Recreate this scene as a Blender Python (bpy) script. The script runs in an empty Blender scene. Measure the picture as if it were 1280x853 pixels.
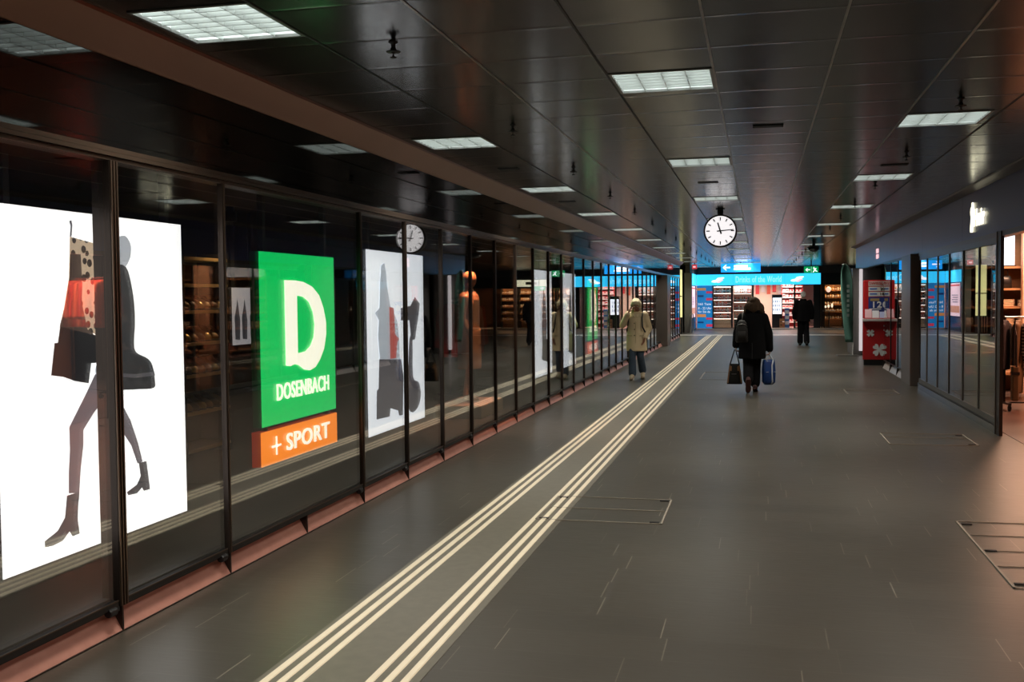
import bpy, bmesh, math, random
from mathutils import Vector, Matrix
random.seed(7)
C = bpy.context.scene.collection
PI = math.pi

# ------------------------------------------------------------------ camera
F, YAW, PITCH, ROLL, EYE = 1294.06, .234419, -.0418339, -.0099289, 1.65
fw = Vector((-math.sin(YAW)*math.cos(PITCH), math.cos(YAW)*math.cos(PITCH), math.sin(PITCH)))
rt0 = Vector((math.cos(YAW), math.sin(YAW), 0)); up0 = rt0.cross(fw)
cR, sR = math.cos(ROLL), math.sin(ROLL)
rt = rt0*cR + up0*sR; up = up0*cR - rt0*sR
cam = bpy.data.cameras.new('camera'); camo = bpy.data.objects.new('camera', cam); C.objects.link(camo)
camo.matrix_world = Matrix(((rt.x, up.x, -fw.x, 0), (rt.y, up.y, -fw.y, 0), (rt.z, up.z, -fw.z, EYE), (0, 0, 0, 1)))
cam.sensor_width = 36; cam.lens = F*36/1280; cam.clip_start = .05; cam.clip_end = 200
sc = bpy.context.scene; sc.camera = camo
sc.view_settings.view_transform = 'Standard'; sc.view_settings.look = 'None'
sc.view_settings.exposure = 0; sc.view_settings.gamma = 1; sc.view_settings.use_curve_mapping = False
sc.cycles.use_denoising = True; sc.cycles.max_bounces = 10; sc.cycles.glossy_bounces = 6
sc.cycles.transparent_max_bounces = 16; sc.cycles.diffuse_bounces = 3; sc.cycles.transmission_bounces = 6
sc.cycles.caustics_reflective = False; sc.cycles.caustics_refractive = False
sc.cycles.sample_clamp_indirect = 4; sc.cycles.blur_glossy = .5

def on_x(px, py, X):                       # where the line of sight of a measured point meets the plane x = X
    d = rt*((px-640)/F) - up*((py-426.5)/F) + fw
    t = X/d.x
    return (t*d.y, EYE+t*d.z)

# ------------------------------------------------------------------ materials
def srgb(r, g, b):
    return tuple(((c/255)/12.92 if c/255 <= .04045 else ((c/255+.055)/1.055)**2.4) for c in (r, g, b))
MATS = {}
def mat(name, col, rough=.5, metal=0., emit=0., ecol=None, ior=1.5, coat=0., noise=None, spec=None):
    if name in MATS: return MATS[name]
    m = bpy.data.materials.new(name); m.use_nodes = True
    nt = m.node_tree; b = nt.nodes['Principled BSDF']
    b.inputs['Base Color'].default_value = (*col, 1); b.inputs['Roughness'].default_value = rough
    b.inputs['Metallic'].default_value = metal; b.inputs['IOR'].default_value = ior
    if spec is not None: b.inputs['Specular IOR Level'].default_value = spec
    b.inputs['Coat Weight'].default_value = coat; b.inputs['Coat Roughness'].default_value = .05
    if emit:
        b.inputs['Emission Color'].default_value = (*(ecol or col), 1); b.inputs['Emission Strength'].default_value = emit
    if noise:                              # (scale, amount, stretch): wear and grain that belongs to the surface
        tc = nt.nodes.new('ShaderNodeTexCoord'); mp = nt.nodes.new('ShaderNodeMapping'); n = nt.nodes.new('ShaderNodeTexNoise')
        n.inputs['Scale'].default_value = noise[0]; n.inputs['Detail'].default_value = 5
        if len(noise) > 2: mp.inputs['Scale'].default_value = noise[2]
        mx = nt.nodes.new('ShaderNodeMix'); mx.data_type = 'RGBA'
        mx.inputs['A'].default_value = (*[c*(1-noise[1]) for c in col], 1); mx.inputs['B'].default_value = (*[min(1, c*(1+noise[1])) for c in col], 1)
        nt.links.new(tc.outputs['Object'], mp.inputs['Vector']); nt.links.new(mp.outputs['Vector'], n.inputs['Vector'])
        nt.links.new(n.outputs['Fac'], mx.inputs['Factor']); nt.links.new(mx.outputs['Result'], b.inputs['Base Color'])
    MATS[name] = m; return m
class NT:                                  # small node helper
    def __init__(s, name):
        s.m = bpy.data.materials.new(name); s.m.use_nodes = True; s.t = s.m.node_tree; s.b = s.t.nodes['Principled BSDF']; MATS[name] = s.m
    def n(s, typ, **kw):
        o = s.t.nodes.new(typ)
        for k, v in kw.items(): setattr(o, k, v)
        return o
    def l(s, a, b): s.t.links.new(a, b)
    def math(s, op, a, b=None, c=None):
        o = s.n('ShaderNodeMath', operation=op)
        for i, v in enumerate((a, b, c)):
            if v is None: continue
            if isinstance(v, (int, float)): o.inputs[i].default_value = v
            else: s.l(v, o.inputs[i])
        return o.outputs[0]
    def mix(s, f, a, b):
        o = s.n('ShaderNodeMix', data_type='RGBA')
        for k, v in (('Factor', f), ('A', a), ('B', b)):
            if isinstance(v, tuple): o.inputs[k].default_value = (*v, 1)
            elif isinstance(v, (int, float)): o.inputs[k].default_value = v
            else: s.l(v, o.inputs[k])
        return o.outputs['Result']
    def xyz(s):
        tc = s.n('ShaderNodeTexCoord'); sp = s.n('ShaderNodeSeparateXYZ'); s.l(tc.outputs['Object'], sp.inputs[0]); return tc.outputs['Object'], sp.outputs

def glass(name, f0, tint, rough=0.):
    k = NT(name); k.t.nodes.remove(k.b); out = k.t.nodes['Material Output']
    g = k.n('ShaderNodeNewGeometry'); d = k.n('ShaderNodeVectorMath', operation='DOT_PRODUCT')
    k.l(g.outputs['Incoming'], d.inputs[0]); k.l(g.outputs['Normal'], d.inputs[1])
    a = k.math('SUBTRACT', 1, k.math('ABSOLUTE', d.outputs['Value']))
    f = k.math('MULTIPLY_ADD', k.math('POWER', a, 5), 1-f0, f0)
    tr = k.n('ShaderNodeBsdfTransparent'); tr.inputs[0].default_value = (*tint, 1)
    gl = k.n('ShaderNodeBsdfGlossy'); gl.inputs['Roughness'].default_value = rough; gl.inputs['Color'].default_value = (1, 1, 1, 1)
    mx = k.n('ShaderNodeMixShader'); k.l(f, mx.inputs[0]); k.l(tr.outputs[0], mx.inputs[1]); k.l(gl.outputs[0], mx.inputs[2])
    k.l(mx.outputs[0], out.inputs['Surface']); return k.m

def floor_mat():
    k = NT('dark_stone_tiles'); co, s = k.xyz()
    row = k.math('FLOOR', k.math('DIVIDE', s['Y'], .31)); fy = k.math('FRACT', k.math('DIVIDE', s['Y'], .31))
    wn = k.n('ShaderNodeTexWhiteNoise', noise_dimensions='1D'); k.l(row, wn.inputs['W'])
    xs = k.math('ADD', k.math('DIVIDE', s['X'], .78), k.math('MULTIPLY', wn.outputs['Value'], 3.7)); fx = k.math('FRACT', xs)
    w2 = k.n('ShaderNodeTexWhiteNoise', noise_dimensions='2D'); cm = k.n('ShaderNodeCombineXYZ'); k.l(row, cm.inputs[0]); k.l(k.math('FLOOR', xs), cm.inputs[1]); k.l(cm.outputs[0], w2.inputs['Vector'])
    n = k.n('ShaderNodeTexNoise'); mp = k.n('ShaderNodeMapping'); mp.inputs['Scale'].default_value = (2, 26, 1); k.l(co, mp.inputs[0]); k.l(mp.outputs[0], n.inputs['Vector']); n.inputs['Scale'].default_value = 3; n.inputs['Detail'].default_value = 6
    base = k.mix(k.math('MULTIPLY_ADD', w2.outputs['Value'], .35, k.math('MULTIPLY', n.outputs['Fac'], .6)), (.040, .035, .027), (.066, .059, .046))
    jx = k.math('LESS_THAN', fx, .007); jy = k.math('LESS_THAN', fy, .018)
    c1 = k.mix(k.math('MULTIPLY', jy, .55), base, (.085, .078, .062)); c2 = k.mix(k.math('MULTIPLY', jx, w2.outputs['Value']), c1, (.2, .18, .14))
    k.l(c2, k.b.inputs['Base Color'])
    k.l(k.math('MULTIPLY_ADD', n.outputs['Fac'], .16, .27), k.b.inputs['Roughness']); k.b.inputs['IOR'].default_value = 1.55
    return k.m
def ceil_mat():
    k = NT('dark_metal_ceiling'); co, s = k.xyz()
    fy = k.math('FRACT', k.math('DIVIDE', k.math('SUBTRACT', s['Y'], .03), .64))
    tri = k.math('ABSOLUTE', k.math('SUBTRACT', fy, .5))
    j = k.math('GREATER_THAN', tri, .493)
    row = k.math('FLOOR', k.math('DIVIDE', s['Y'], .64)); wn = k.n('ShaderNodeTexWhiteNoise', noise_dimensions='1D'); k.l(row, wn.inputs['W'])
    base = k.mix(wn.outputs['Value'], (.011, .0092, .0078), (.014, .0118, .010))
    k.l(k.mix(j, base, (.008, .007, .006)), k.b.inputs['Base Color'])
    n = k.n('ShaderNodeTexNoise'); mp = k.n('ShaderNodeMapping'); mp.inputs['Scale'].default_value = (3, .6, 1); k.l(co, mp.inputs[0]); k.l(mp.outputs[0], n.inputs['Vector'])
    k.l(k.math('MULTIPLY_ADD', n.outputs['Fac'], .08, .15), k.b.inputs['Roughness'])
    k.b.inputs['IOR'].default_value = 1.56
    bp = k.n('ShaderNodeBump'); bp.inputs['Strength'].default_value = .10; bp.inputs['Distance'].default_value = .02
    k.l(k.math('POWER', k.math('MULTIPLY', tri, 2), 24), bp.inputs['Height']); k.l(bp.outputs[0], k.b.inputs['Normal'])
    return k.m
def copper_mat():
    k = NT('copper_brown_metal'); co, s = k.xyz()
    n = k.n('ShaderNodeTexNoise'); n.inputs['Scale'].default_value = 9; n.inputs['Detail'].default_value = 8; k.l(co, n.inputs['Vector'])
    k.l(k.mix(n.outputs['Fac'], (.42, .19, .15), (.60, .30, .24)), k.b.inputs['Base Color'])
    k.b.inputs['Roughness'].default_value = .38; k.b.inputs['Metallic'].default_value = .1
    return k.m
def leopard_mat():
    k = NT('leopard_print'); co, s = k.xyz()
    v = k.n('ShaderNodeTexVoronoi'); v.inputs['Scale'].default_value = 21; k.l(co, v.inputs['Vector'])
    f = k.math('LESS_THAN', v.outputs['Distance'], .42)
    c = k.mix(f, (.62, .46, .33), (.05, .035, .03)); k.l(c, k.b.inputs['Base Color']); k.l(c, k.b.inputs['Emission Color']); k.b.inputs['Emission Strength'].default_value = .9
    return k.m
def stripes_mat(name, a, b, freq, axis='Z', emit=0):
    k = NT(name); co, s = k.xyz(); f = k.math('GREATER_THAN', k.math('FRACT', k.math('MULTIPLY', s[axis], freq)), .5)
    c = k.mix(f, a, b); k.l(c, k.b.inputs['Base Color'])
    if emit: k.l(c, k.b.inputs['Emission Color']); k.b.inputs['Emission Strength'].default_value = emit
    return k.m

M_floor, M_ceil, M_copper, M_leo = floor_mat(), ceil_mat(), copper_mat(), leopard_mat()
M_glass = glass('shop_glass', .18, (.90, .91, .90)); M_glassR = glass('right_shop_glass', .16, (.45, .46, .45)); M_clear = glass('clear_glass', .03, (.96, .96, .96))
M_black = mat('black_gloss_panel', (.004, .004, .004), .035, ior=1.9)
M_bronze = mat('bronze_frame', (.16, .115, .085), .28, metal=.85)
M_bronzed = mat('dark_bronze', (.045, .032, .026), .35, metal=.6)
M_beam = mat('brown_metal_cove', (.24, .115, .083), .33, metal=.6, noise=(2, .12))
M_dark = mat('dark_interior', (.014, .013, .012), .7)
M_matte = mat('matt_black', (.01, .01, .011), .6)
M_blackp = mat('black_paint', (.012, .012, .013), .35)
M_white = mat('white_paint', (.8, .8, .79), .5)
M_steel = mat('brushed_steel', (.45, .44, .43), .28, metal=1)
M_joint = mat('pale_joint', (.32, .29, .26), .3, metal=.8)
M_jointd = mat('dark_joint', (.006, .006, .006), .6)
M_fascia = mat('blue_grey_fascia', (.085, .083, .19), .28, noise=(1.5, .06))
M_trimR = mat('brown_trim', (.12, .10, .088), .4, metal=.4)
M_stone = mat('grey_guide_stone', (.135, .124, .098), .45, noise=(14, .22))
M_rib = mat('cream_guide_rib', (.80, .71, .55), .5, noise=(9, .08))
M_hatch = mat('worn_brass_edge', (.24, .21, .17), .6, noise=(20, .3))
M_louvre = mat('louvre_aluminium', (.62, .64, .62), .3, metal=.5)
M_lamp = mat('lamp_diffuser', (.8, .8, .8), .5, emit=6.5, ecol=(.88, .98, .95))
M_reflector = mat('lamp_reflector', (.6, .62, .61), .35)
M_box = mat('lightbox_face', (.9, .9, .9), .5, emit=1.8, ecol=(1, .98, .985))
M_boxc = mat('cool_lightbox_face', (.9, .9, .9), .5, emit=1.35, ecol=(.90, .93, 1))
M_green = mat('green_sign_face', (.0, .35, .1), .4, emit=1.4, ecol=(0.0, .60, .115))
M_orange = mat('orange_sign_face', (.6, .2, .02), .4, emit=1.6, ecol=(1, .24, .015))
M_ored = mat('red_sign_side', (.35, .03, .01), .5, emit=.35, ecol=(.6, .04, .01))
M_letter = mat('cream_letter', (.9, .88, .75), .5, emit=1.8, ecol=(1, .96, .78))
M_letterw = mat('white_letter', (.9, .9, .9), .5, emit=1.7, ecol=(1, .95, .8))
M_sign = mat('warm_white_letter', (.9, .88, .7), .5, emit=2.0, ecol=(1, .94, .66))
M_clock = mat('clock_face', (.85, .85, .85), .4, emit=.95, ecol=(1, .96, .97))
M_cyan = mat('cyan_lit_sign', (.05, .5, .8), .4, emit=1.25, ecol=(.035, .60, 1.0))
M_cyanl = mat('pale_cyan_letter', (.6, .8, .85), .4, emit=1.0, ecol=(.34, .82, 1))
M_blue = mat('blue_lit_sign', (.02, .25, .8), .4, emit=1.3, ecol=(.012, .36, 1.0))
M_signw = mat('white_lit_mark', (.9, .9, .95), .4, emit=1.5)
M_exit = mat('green_exit_sign', (0, .3, .1), .4, emit=.8, ecol=(.0, .36, .10))
M_pinkw = mat('pink_lit_mark', (.8, .5, .5), .4, emit=1.1, ecol=(1, .55, .6))
M_yellow = mat('yellow_lit_panel', (.8, .8, .3), .4, emit=.95, ecol=(.86, .80, .36))
M_red = mat('red_panel', (.52, .018, .022), .35)
M_navy = mat('navy_panel', (.025, .05, .24), .4)
M_skyblue = mat('blue_poster', (.01, .20, .50), .4, emit=.55, ecol=(.01, .24, .62))
M_porange = mat('orange_patch', (.8, .32, .1), .4, emit=.45)
M_pred = mat('red_patch', (.7, .05, .12), .4, emit=.45)
M_pnavy = mat('navy_patch', (.01, .06, .25), .4, emit=.3)
M_pwhite = mat('poster_white', (.8, .85, .9), .4, emit=.6)
M_pinks = mat('pink_screen', (.8, .6, .7), .4, emit=1.0, ecol=(1, .70, .80))
M_wood = mat('warm_wood', (.36, .18, .08), .5, noise=(3, .25, (1, 1, 12)))
M_woodl = mat('pale_wood', (.62, .42, .25), .5, noise=(3, .15, (1, 1, 12)))
M_shelfw = mat('white_shelf', (.78, .74, .70), .45)
M_pinkwall = mat('rose_back_panel', (.80, .50, .42), .6)
M_redwall = mat('red_shop_wall', (.75, .07, .07), .55)
M_warmfloor = mat('warm_shop_floor', (.13, .095, .085), .3)
M_flag = mat('sea_green_fabric', (.11, .26, .215), .8, noise=(5, .25, (1, 1, .4)))
M_flagt = mat('faded_print', (.34, .42, .40), .8)
M_colgrey = mat('grey_column', (.15, .14, .135), .45)
M_colbrown = mat('brown_column', (.14, .115, .10), .35, metal=.3)
M_litwhite = mat('backlit_white_strip', (.8, .8, .8), .4, emit=.6, ecol=(.95, .85, .88))

# ------------------------------------------------------------------ mesh helpers
class MB:
    def __init__(s): s.v = []; s.f = []
    def quad(s, *p): n = len(s.v); s.v += [tuple(q) for q in p]; s.f.append(tuple(range(n, n+len(p)))); return s
    def box(s, x0, x1, y0, y1, z0, z1):
        n = len(s.v); s.v += [(x, y, z) for z in (z0, z1) for y in (y0, y1) for x in (x0, x1)]
        s.f += [tuple(n+i for i in q) for q in ((0, 2, 3, 1), (4, 5, 7, 6), (0, 1, 5, 4), (2, 6, 7, 3), (0, 4, 6, 2), (1, 3, 7, 5))]; return s
    def rings(s, rs, cap=True):            # rs: list of equal-length point rings
        n = len(s.v); k = len(rs[0])
        for r in rs: s.v += [tuple(p) for p in r]
        for i in range(len(rs)-1):
            for j in range(k):
                a, b = n+i*k+j, n+i*k+(j+1) % k; s.f.append((a, b, b+k, a+k))
        if cap: s.f.append(tuple(n+j for j in reversed(range(k)))); s.f.append(tuple(n+(len(rs)-1)*k+j for j in range(k)))
        return s
    def lathe(s, prof, c=(0, 0, 0), n=16):
        return s.rings([[(c[0]+r*math.cos(2*PI*j/n), c[1]+r*math.sin(2*PI*j/n), c[2]+z) for j in range(n)] for r, z in prof])
    def tube(s, pts, r, n=8):              # round bar along points; r a number or one per point
        pts = [Vector(p) for p in pts]; rr = r if isinstance(r, (list, tuple)) else [r]*len(pts); rs = []; ref = None
        for i, p in enumerate(pts):
            d = (pts[min(i+1, len(pts)-1)]-pts[max(i-1, 0)]).normalized()
            if ref is None: ref = d.orthogonal().normalized()
            ref = (ref-d*ref.dot(d)).normalized(); b = d.cross(ref)
            rs.append([p+(ref*math.cos(2*PI*j/n)+b*math.sin(2*PI*j/n))*rr[i] for j in range(n)])
        return s.rings(rs)
    def capsule(s, a, b, ra, rb, n=14, flat=None):
        a, b = Vector(a), Vector(b); d = (b-a); L = d.length; d = d/L if L > 1e-6 else Vector((0, 0, 1)); o = d.orthogonal().normalized(); e = d.cross(o); rs = []
        for t in (-88, -60, -30, 0): rs.append((a+d*(ra*math.sin(math.radians(t))), ra*math.cos(math.radians(t))))
        for t in (0, 30, 60, 88): rs.append((b+d*(rb*math.sin(math.radians(t))), rb*math.cos(math.radians(t))))
        return s.rings([[p+(o*math.cos(2*PI*j/n)+e*math.sin(2*PI*j/n))*r for j in range(n)] for p, r in rs])
    def ellipsoid(s, c, r, n=16, m=10):
        c = Vector(c)
        return s.rings([[(c[0]+r[0]*math.cos(t)*math.cos(2*PI*j/n), c[1]+r[1]*math.cos(t)*math.sin(2*PI*j/n), c[2]+r[2]*math.sin(t)) for j in range(n)] for t in [(-.499+.998*i/m)*PI for i in range(m+1)]])
    def loft(s, secs, n=24, pw=2.0):       # secs: (cx, cy, z, rx, ry)
        rs = []
        for cx, cy, z, rx, ry in secs:
            r = []
            for j in range(n):
                a = 2*PI*j/n; c, q = math.cos(a), math.sin(a)
                r.append((cx+rx*math.copysign(abs(c)**(2/pw), c), cy+ry*math.copysign(abs(q)**(2/pw), q), z))
            rs.append(r)
        return s.rings(rs)
    def build(s, name, m, parent=None, smooth=False, loc=None):
        me = bpy.data.meshes.new(name); me.from_pydata(s.v, [], s.f); me.validate(); me.update()
        bm = bmesh.new(); bm.from_mesh(me); bmesh.ops.recalc_face_normals(bm, faces=bm.faces); bm.to_mesh(me); bm.free()
        return link(name, me, m, parent, smooth, loc)
def link(name, me, m, parent=None, smooth=False, loc=None):
    me.materials.clear(); me.materials.append(m)
    if smooth:
        for p in me.polygons: p.use_smooth = True
    o = bpy.data.objects.new(name, me); C.objects.link(o)
    if parent: o.parent = parent
    if loc: o.location = loc
    return o
def tag(o, label, cat, group=None, kind=None):
    o['label'] = label; o['category'] = cat
    if group: o['group'] = group
    if kind: o['kind'] = kind
    return o
def struct(o): o['kind'] = 'structure'; return o
def empty(name, loc=(0, 0, 0), rz=0):
    o = bpy.data.objects.new(name, None); C.objects.link(o); o.location = loc; o.rotation_euler = (0, 0, rz); o.empty_display_size = .1; return o
def thing(name, label, cat, loc=(0, 0, 0), rz=0, group=None): return tag(empty(name, loc, rz), label, cat, group)
def dup(root, loc, rz=None, label=None, group=None):
    def cp(o, par):
        c = o.copy(); C.objects.link(c)
        if par: c.parent = par
        for ch in [k for k in o.children]: cp(ch, c)
        return c
    r = cp(root, None); r.location = loc
    if rz is not None: r.rotation_euler = (0, 0, rz)
    if label: r['label'] = label
    if group: r['group'] = group
    return r
def remesh(o, v, it=4, f=.5):
    m = o.modifiers.new('union', 'REMESH'); m.mode = 'VOXEL'; m.voxel_size = v; m.use_smooth_shade = True
    s = o.modifiers.new('smooth', 'SMOOTH'); s.iterations = it; s.factor = f
    return o
def bevel(o, w, seg=2):
    b = o.modifiers.new('bevel', 'BEVEL'); b.width = w; b.segments = seg; b.limit_method = 'ANGLE'; return o

class Frame:                               # a flat face in space: u to the right, z up, n towards the viewer
    def __init__(s, o, u, n): s.o, s.u, s.n = Vector(o), Vector(u), Vector(n)
    def p(s, a, b, c=0.): return s.o+s.u*a+Vector((0, 0, b))+s.n*c
def curve_mesh(data):
    o = bpy.data.objects.new('tmp', data); C.objects.link(o)
    dg = bpy.context.evaluated_depsgraph_get(); dg.update()
    me = bpy.data.meshes.new_from_object(o.evaluated_get(dg)); bpy.data.objects.remove(o); return me
def text_mesh(txt, bold=0., extrude=.004):
    c = bpy.data.curves.new('t', 'FONT'); c.body = txt; c.size = 1; c.extrude = extrude; c.offset = bold; c.space_character = 1.04+bold*3; c.resolution_u = 3; return curve_mesh(c)
def poly_mesh(loops, extrude=.003):
    c = bpy.data.curves.new('p', 'CURVE'); c.dimensions = '2D'; c.fill_mode = 'BOTH'; c.extrude = extrude
    for L in loops:
        s = c.splines.new('POLY'); s.points.add(len(L)-1); s.use_cyclic_u = True
        for q, p in zip(s.points, L): q.co = (p[0], p[1], 0, 1)
    return curve_mesh(c)
def place(me, fr, a=0, b=0, w=None, h=None, c=.004):
    """fit a flat mesh into the box (a, b, w, h) of a frame"""
    xs = [v.co.x for v in me.vertices]; ys = [v.co.y for v in me.vertices]; x0, x1, y0, y1 = min(xs), max(xs), min(ys), max(ys)
    sx = w/(x1-x0) if w else (h/(y1-y0) if h else 1); sy = h/(y1-y0) if h else sx
    if w is None and h is None: x0 = y0 = 0
    for v in me.vertices: v.co = fr.p(a+(v.co.x-x0)*sx, b+(v.co.y-y0)*sy, c+v.co.z)
    me.update(); return me
def text(name, txt, m, parent, fr, a, b, w, h, bold=0., c=.006): return link(name, place(text_mesh(txt, bold), fr, a, b, w, h, c), m, parent)
def shape(name, loops, m, parent, fr, c=.004, ext=.002):
    me = poly_mesh(loops, ext)
    for v in me.vertices: v.co = fr.p(v.co.x, v.co.y, c+v.co.z)
    me.update(); return link(name, me, m, parent)
def rect(name, m, parent, fr, a, b, w, h, c=.003, t=.004):
    mb = MB(); pts = [fr.p(a+i*w, b+j*h, c+k*t) for k in (0, 1) for i, j in ((0, 0), (1, 0), (1, 1), (0, 1))]
    mb.rings([pts[:4], pts[4:]]); return mb.build(name, m, parent)
def smooth_loop(L, n=4):                   # closed Catmull-Rom through the points
    out = []; k = len(L)
    for i in range(k):
        p0, p1, p2, p3 = [Vector(L[(i+j-1) % k]) for j in range(4)]
        for q in range(n):
            t = q/n; out.append(tuple(.5*((2*p1)+(p2-p0)*t+(2*p0-5*p1+4*p2-p3)*t*t+(3*p1-p0-3*p2+p3)*t**3)))
    return out
def area(name, parent, loc, sx, sy, power, col=(1, 1, 1), spread=180, rot=(0, 0, 0)):
    l = bpy.data.lights.new(name, 'AREA'); l.shape = 'RECTANGLE'; l.size = sx; l.size_y = sy; l.energy = power; l.color = col; l.spread = math.radians(spread)
    o = bpy.data.objects.new(name, l); C.objects.link(o); o.location = loc; o.rotation_euler = rot
    if parent: o.parent = parent
    return o
ORD = 'nearest second third fourth fifth sixth seventh eighth ninth tenth eleventh twelfth thirteenth fourteenth fifteenth sixteenth seventeenth eighteenth nineteenth twentieth'.split()

w = bpy.data.worlds.new('world'); sc.world = w; w.use_nodes = True
w.node_tree.nodes['Background'].inputs[0].default_value = (.9, .95, 1, 1); w.node_tree.nodes['Background'].inputs[1].default_value = .004

# ------------------------------------------------------------------ setting: floor, ceiling, walls
XL, XR, ZC, YE = -3.1, 2.7, 3.0, 51.5
struct(MB().box(-9, 9, -4, 58, -.1, 0).build('floor', M_floor))
struct(MB().box(2.80, 8, -3.5, 19.1, 0, .006).build('floor', M_warmfloor))
struct(MB().box(-2.97, 9, YE-.25, 57, 0, .05).build('trim_9', mat('pale_shop_step', (.42, .38, .36), .35)))
struct(MB().box(-9, 9, 43.7, 44.5, 0, .003).build('trim_10', mat('white_floor_band', (.62, .6, .58), .4)))
LX = dict(L=(-2.87, -2.25), M=(-.89, -.27), R=(1.07, 1.69))
LY = dict(L=[.28+4.06*i for i in range(13)], M=[2.24+4.06*i for i in range(12)], R=[.2+4.06*i for i in range(13)])
# ceiling: cells, leaving out the lamp openings
xs = sorted([-9, -2.95, XR, 9]+[x for p in LX.values() for x in p])
holes = {(round(LX[k][0], 3), round(y, 3)) for k in LX for y in LY[k]}
mb = MB()
for i in range(len(xs)-1):
    x0, x1 = xs[i], xs[i+1]; ky = [k for k in LX if abs(LX[k][0]-x0) < 1e-6]
    ys = [-3.5]
    if ky:
        for y in LY[ky[0]]: ys += [y, y+.62]
    ys.append(58)
    for j in range(len(ys)-1):
        if ky and j % 2 == 1: continue
        mb.quad((x0, ys[j], ZC), (x1, ys[j], ZC), (x1, ys[j+1], ZC), (x0, ys[j+1], ZC))
struct(mb.build('ceiling', M_ceil))
struct(MB().box(-9, 9, -3.6, 58, 3.25, 3.35).build('ceiling', M_matte))
tn = 20
for x, m in ((-2.25, M_jointd), (-1.57, M_joint), (-.9, M_jointd), (-.265, M_joint), (.41, M_joint), (1.075, M_joint), (1.75, M_jointd)):
    o = MB().box(x-.006, x+.006, -3, 51, ZC-.004, ZC+.002)
    struct(o.build('trim_%d' % tn, m)); tn += 1
# left: cove beam, black band, header
mb = MB(); sec = [(-2.95, 3.0), (-2.955, 2.985), (-3.09, 2.865), (-3.105, 2.85), (-3.2, 2.85), (-3.2, 3.0)]
mb.rings([[(x, y, z) for x, z in sec] for y in (-3, 42.2)]); struct(mb.build('trim_1', M_beam))
mb = MB()
ysm = [1.26+2.18*i for i in range(-1, 19)]+[42.1]
for a, b in zip(ysm, ysm[1:]): mb.box(-3.2, XL, a+.003, b-.003, 2.412, 2.848)
struct(mb.build('wall_left', M_black))
mb = MB()
for z0, z1, dx in ((2.345, 2.362, .0), (2.365, 2.385, .012), (2.388, 2.411, .004)): mb.box(-3.2, XL+dx, -1, 42.1, z0, z1)
struct(mb.build('trim_2', M_bronze))
struct(MB().box(-3.2, -3.155, -1, 42.1, 0, .165).build('trim_3', M_matte))
# left shop interior shell
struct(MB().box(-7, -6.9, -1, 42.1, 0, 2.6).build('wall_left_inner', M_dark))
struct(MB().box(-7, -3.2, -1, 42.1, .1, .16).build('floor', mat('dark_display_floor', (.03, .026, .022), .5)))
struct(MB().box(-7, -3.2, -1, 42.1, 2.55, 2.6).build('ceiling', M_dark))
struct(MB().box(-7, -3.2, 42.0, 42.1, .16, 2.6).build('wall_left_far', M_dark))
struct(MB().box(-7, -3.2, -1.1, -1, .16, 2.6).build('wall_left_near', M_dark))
# bays of the left shop front
bays = [2.35, 4.53, 5.62, 7.80]; y = 8.89
while y < 33.9: bays.append(y); y += 1.09
far_bays = [35.5+1.09*i for i in range(7)]
wn = 1
def left_window(y0, y1):
    global wn
    r = struct(empty('window_%d' % wn, (XL, y0, .13))); wn += 1
    L = y1-y0
    if abs(y0-4.53) < .01:                   # the wide double mullion
        MB().box(-.1, 0, -.02, .045, 0, 2.215).build('mullion', M_bronzed, r)
        for q in (-.012, .012, .035): MB().box(-.02, .008, q-.005, q+.005, 0, 2.215).build('mullion_bead', M_bronze, r)
    else:
        MB().box(-.032, 0, -.012, .012, 0, 2.215).build('mullion', M_bronzed, r)
        MB().box(-.012, .006, .002, .012, 0, 2.215).build('mullion_bead', M_bronze, r)
    MB().box(-.04, -.002, .03, L-.03, 0, .03).build('bottom_rail', M_blackp, r)
    MB().box(-.005, .001, .03, L-.03, .028, .034).build('edge_strip', M_bronze, r)
    MB().box(-.028, -.016, .012, L-.012, .03, 2.215).build('pane', M_glass, r)
    k = MB(); k.lathe([(.02, -.055), (.022, -.05), (.022, .0), (.016, .006)], (0, 0, 0), 12)
    k.v = [(x-.005, z+L-.06, q-.012) for x, q, z in [(a, b, c) for a, b, c in k.v]]
    k.box(-.03, .0, L-.055, L-.025, -.02, .0)
    k.build('bracket', M_blackp, r)
for bl in (bays, far_bays):
    for a, b in zip(bl, bl[1:]): left_window(a, b)
def plinth(y0, y1, joints, name, m, x=XL, s=1):
    mb = MB(); mb.rings([[(x, y, .004), (x-.075*s, y, .135), (x-.1*s, y, .135), (x-.1*s, y, .004)] for y in (y0, y1)]); o = struct(mb.build(name, m))
    fn = MB()
    for y in joints:
        fn.rings([[(x+.002*s, y+d, .0), (x+.002*s, y+d, .02), (x-.0*s, y+d, .135), (x-.1*s, y+d, .135), (x-.1*s, y+d, 0)] for d in (-.006, .006)])
    struct(fn.build('trim_%d' % (40 if s > 0 else 41), M_bronzed))
    MB().box(x-.02, x+.006*s if s > 0 else x+.02, y0, y1, 0, .006).build('edge', M_bronzed, o)
    return o
plinth(-.5, 34.3, [1.26, 2.35, 3.44, 4.53, 5.62, 6.71, 7.8]+bays[4:], 'baseboard_left', M_copper)
mb = MB(); mb.rings([[(XL, y, .004), (XL-.075, y, .135), (XL-.1, y, .135), (XL-.1, y, .004)] for y in (35.5, 42)]); struct(mb.build('baseboard_left_far', M_copper))
fn = MB()
for y in far_bays: fn.rings([[(XL+.002, y+d, 0), (XL+.002, y+d, .02), (XL, y+d, .135), (XL-.1, y+d, .135), (XL-.1, y+d, 0)] for d in (-.006, .006)])
struct(fn.build('trim_42', M_bronzed))
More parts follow.
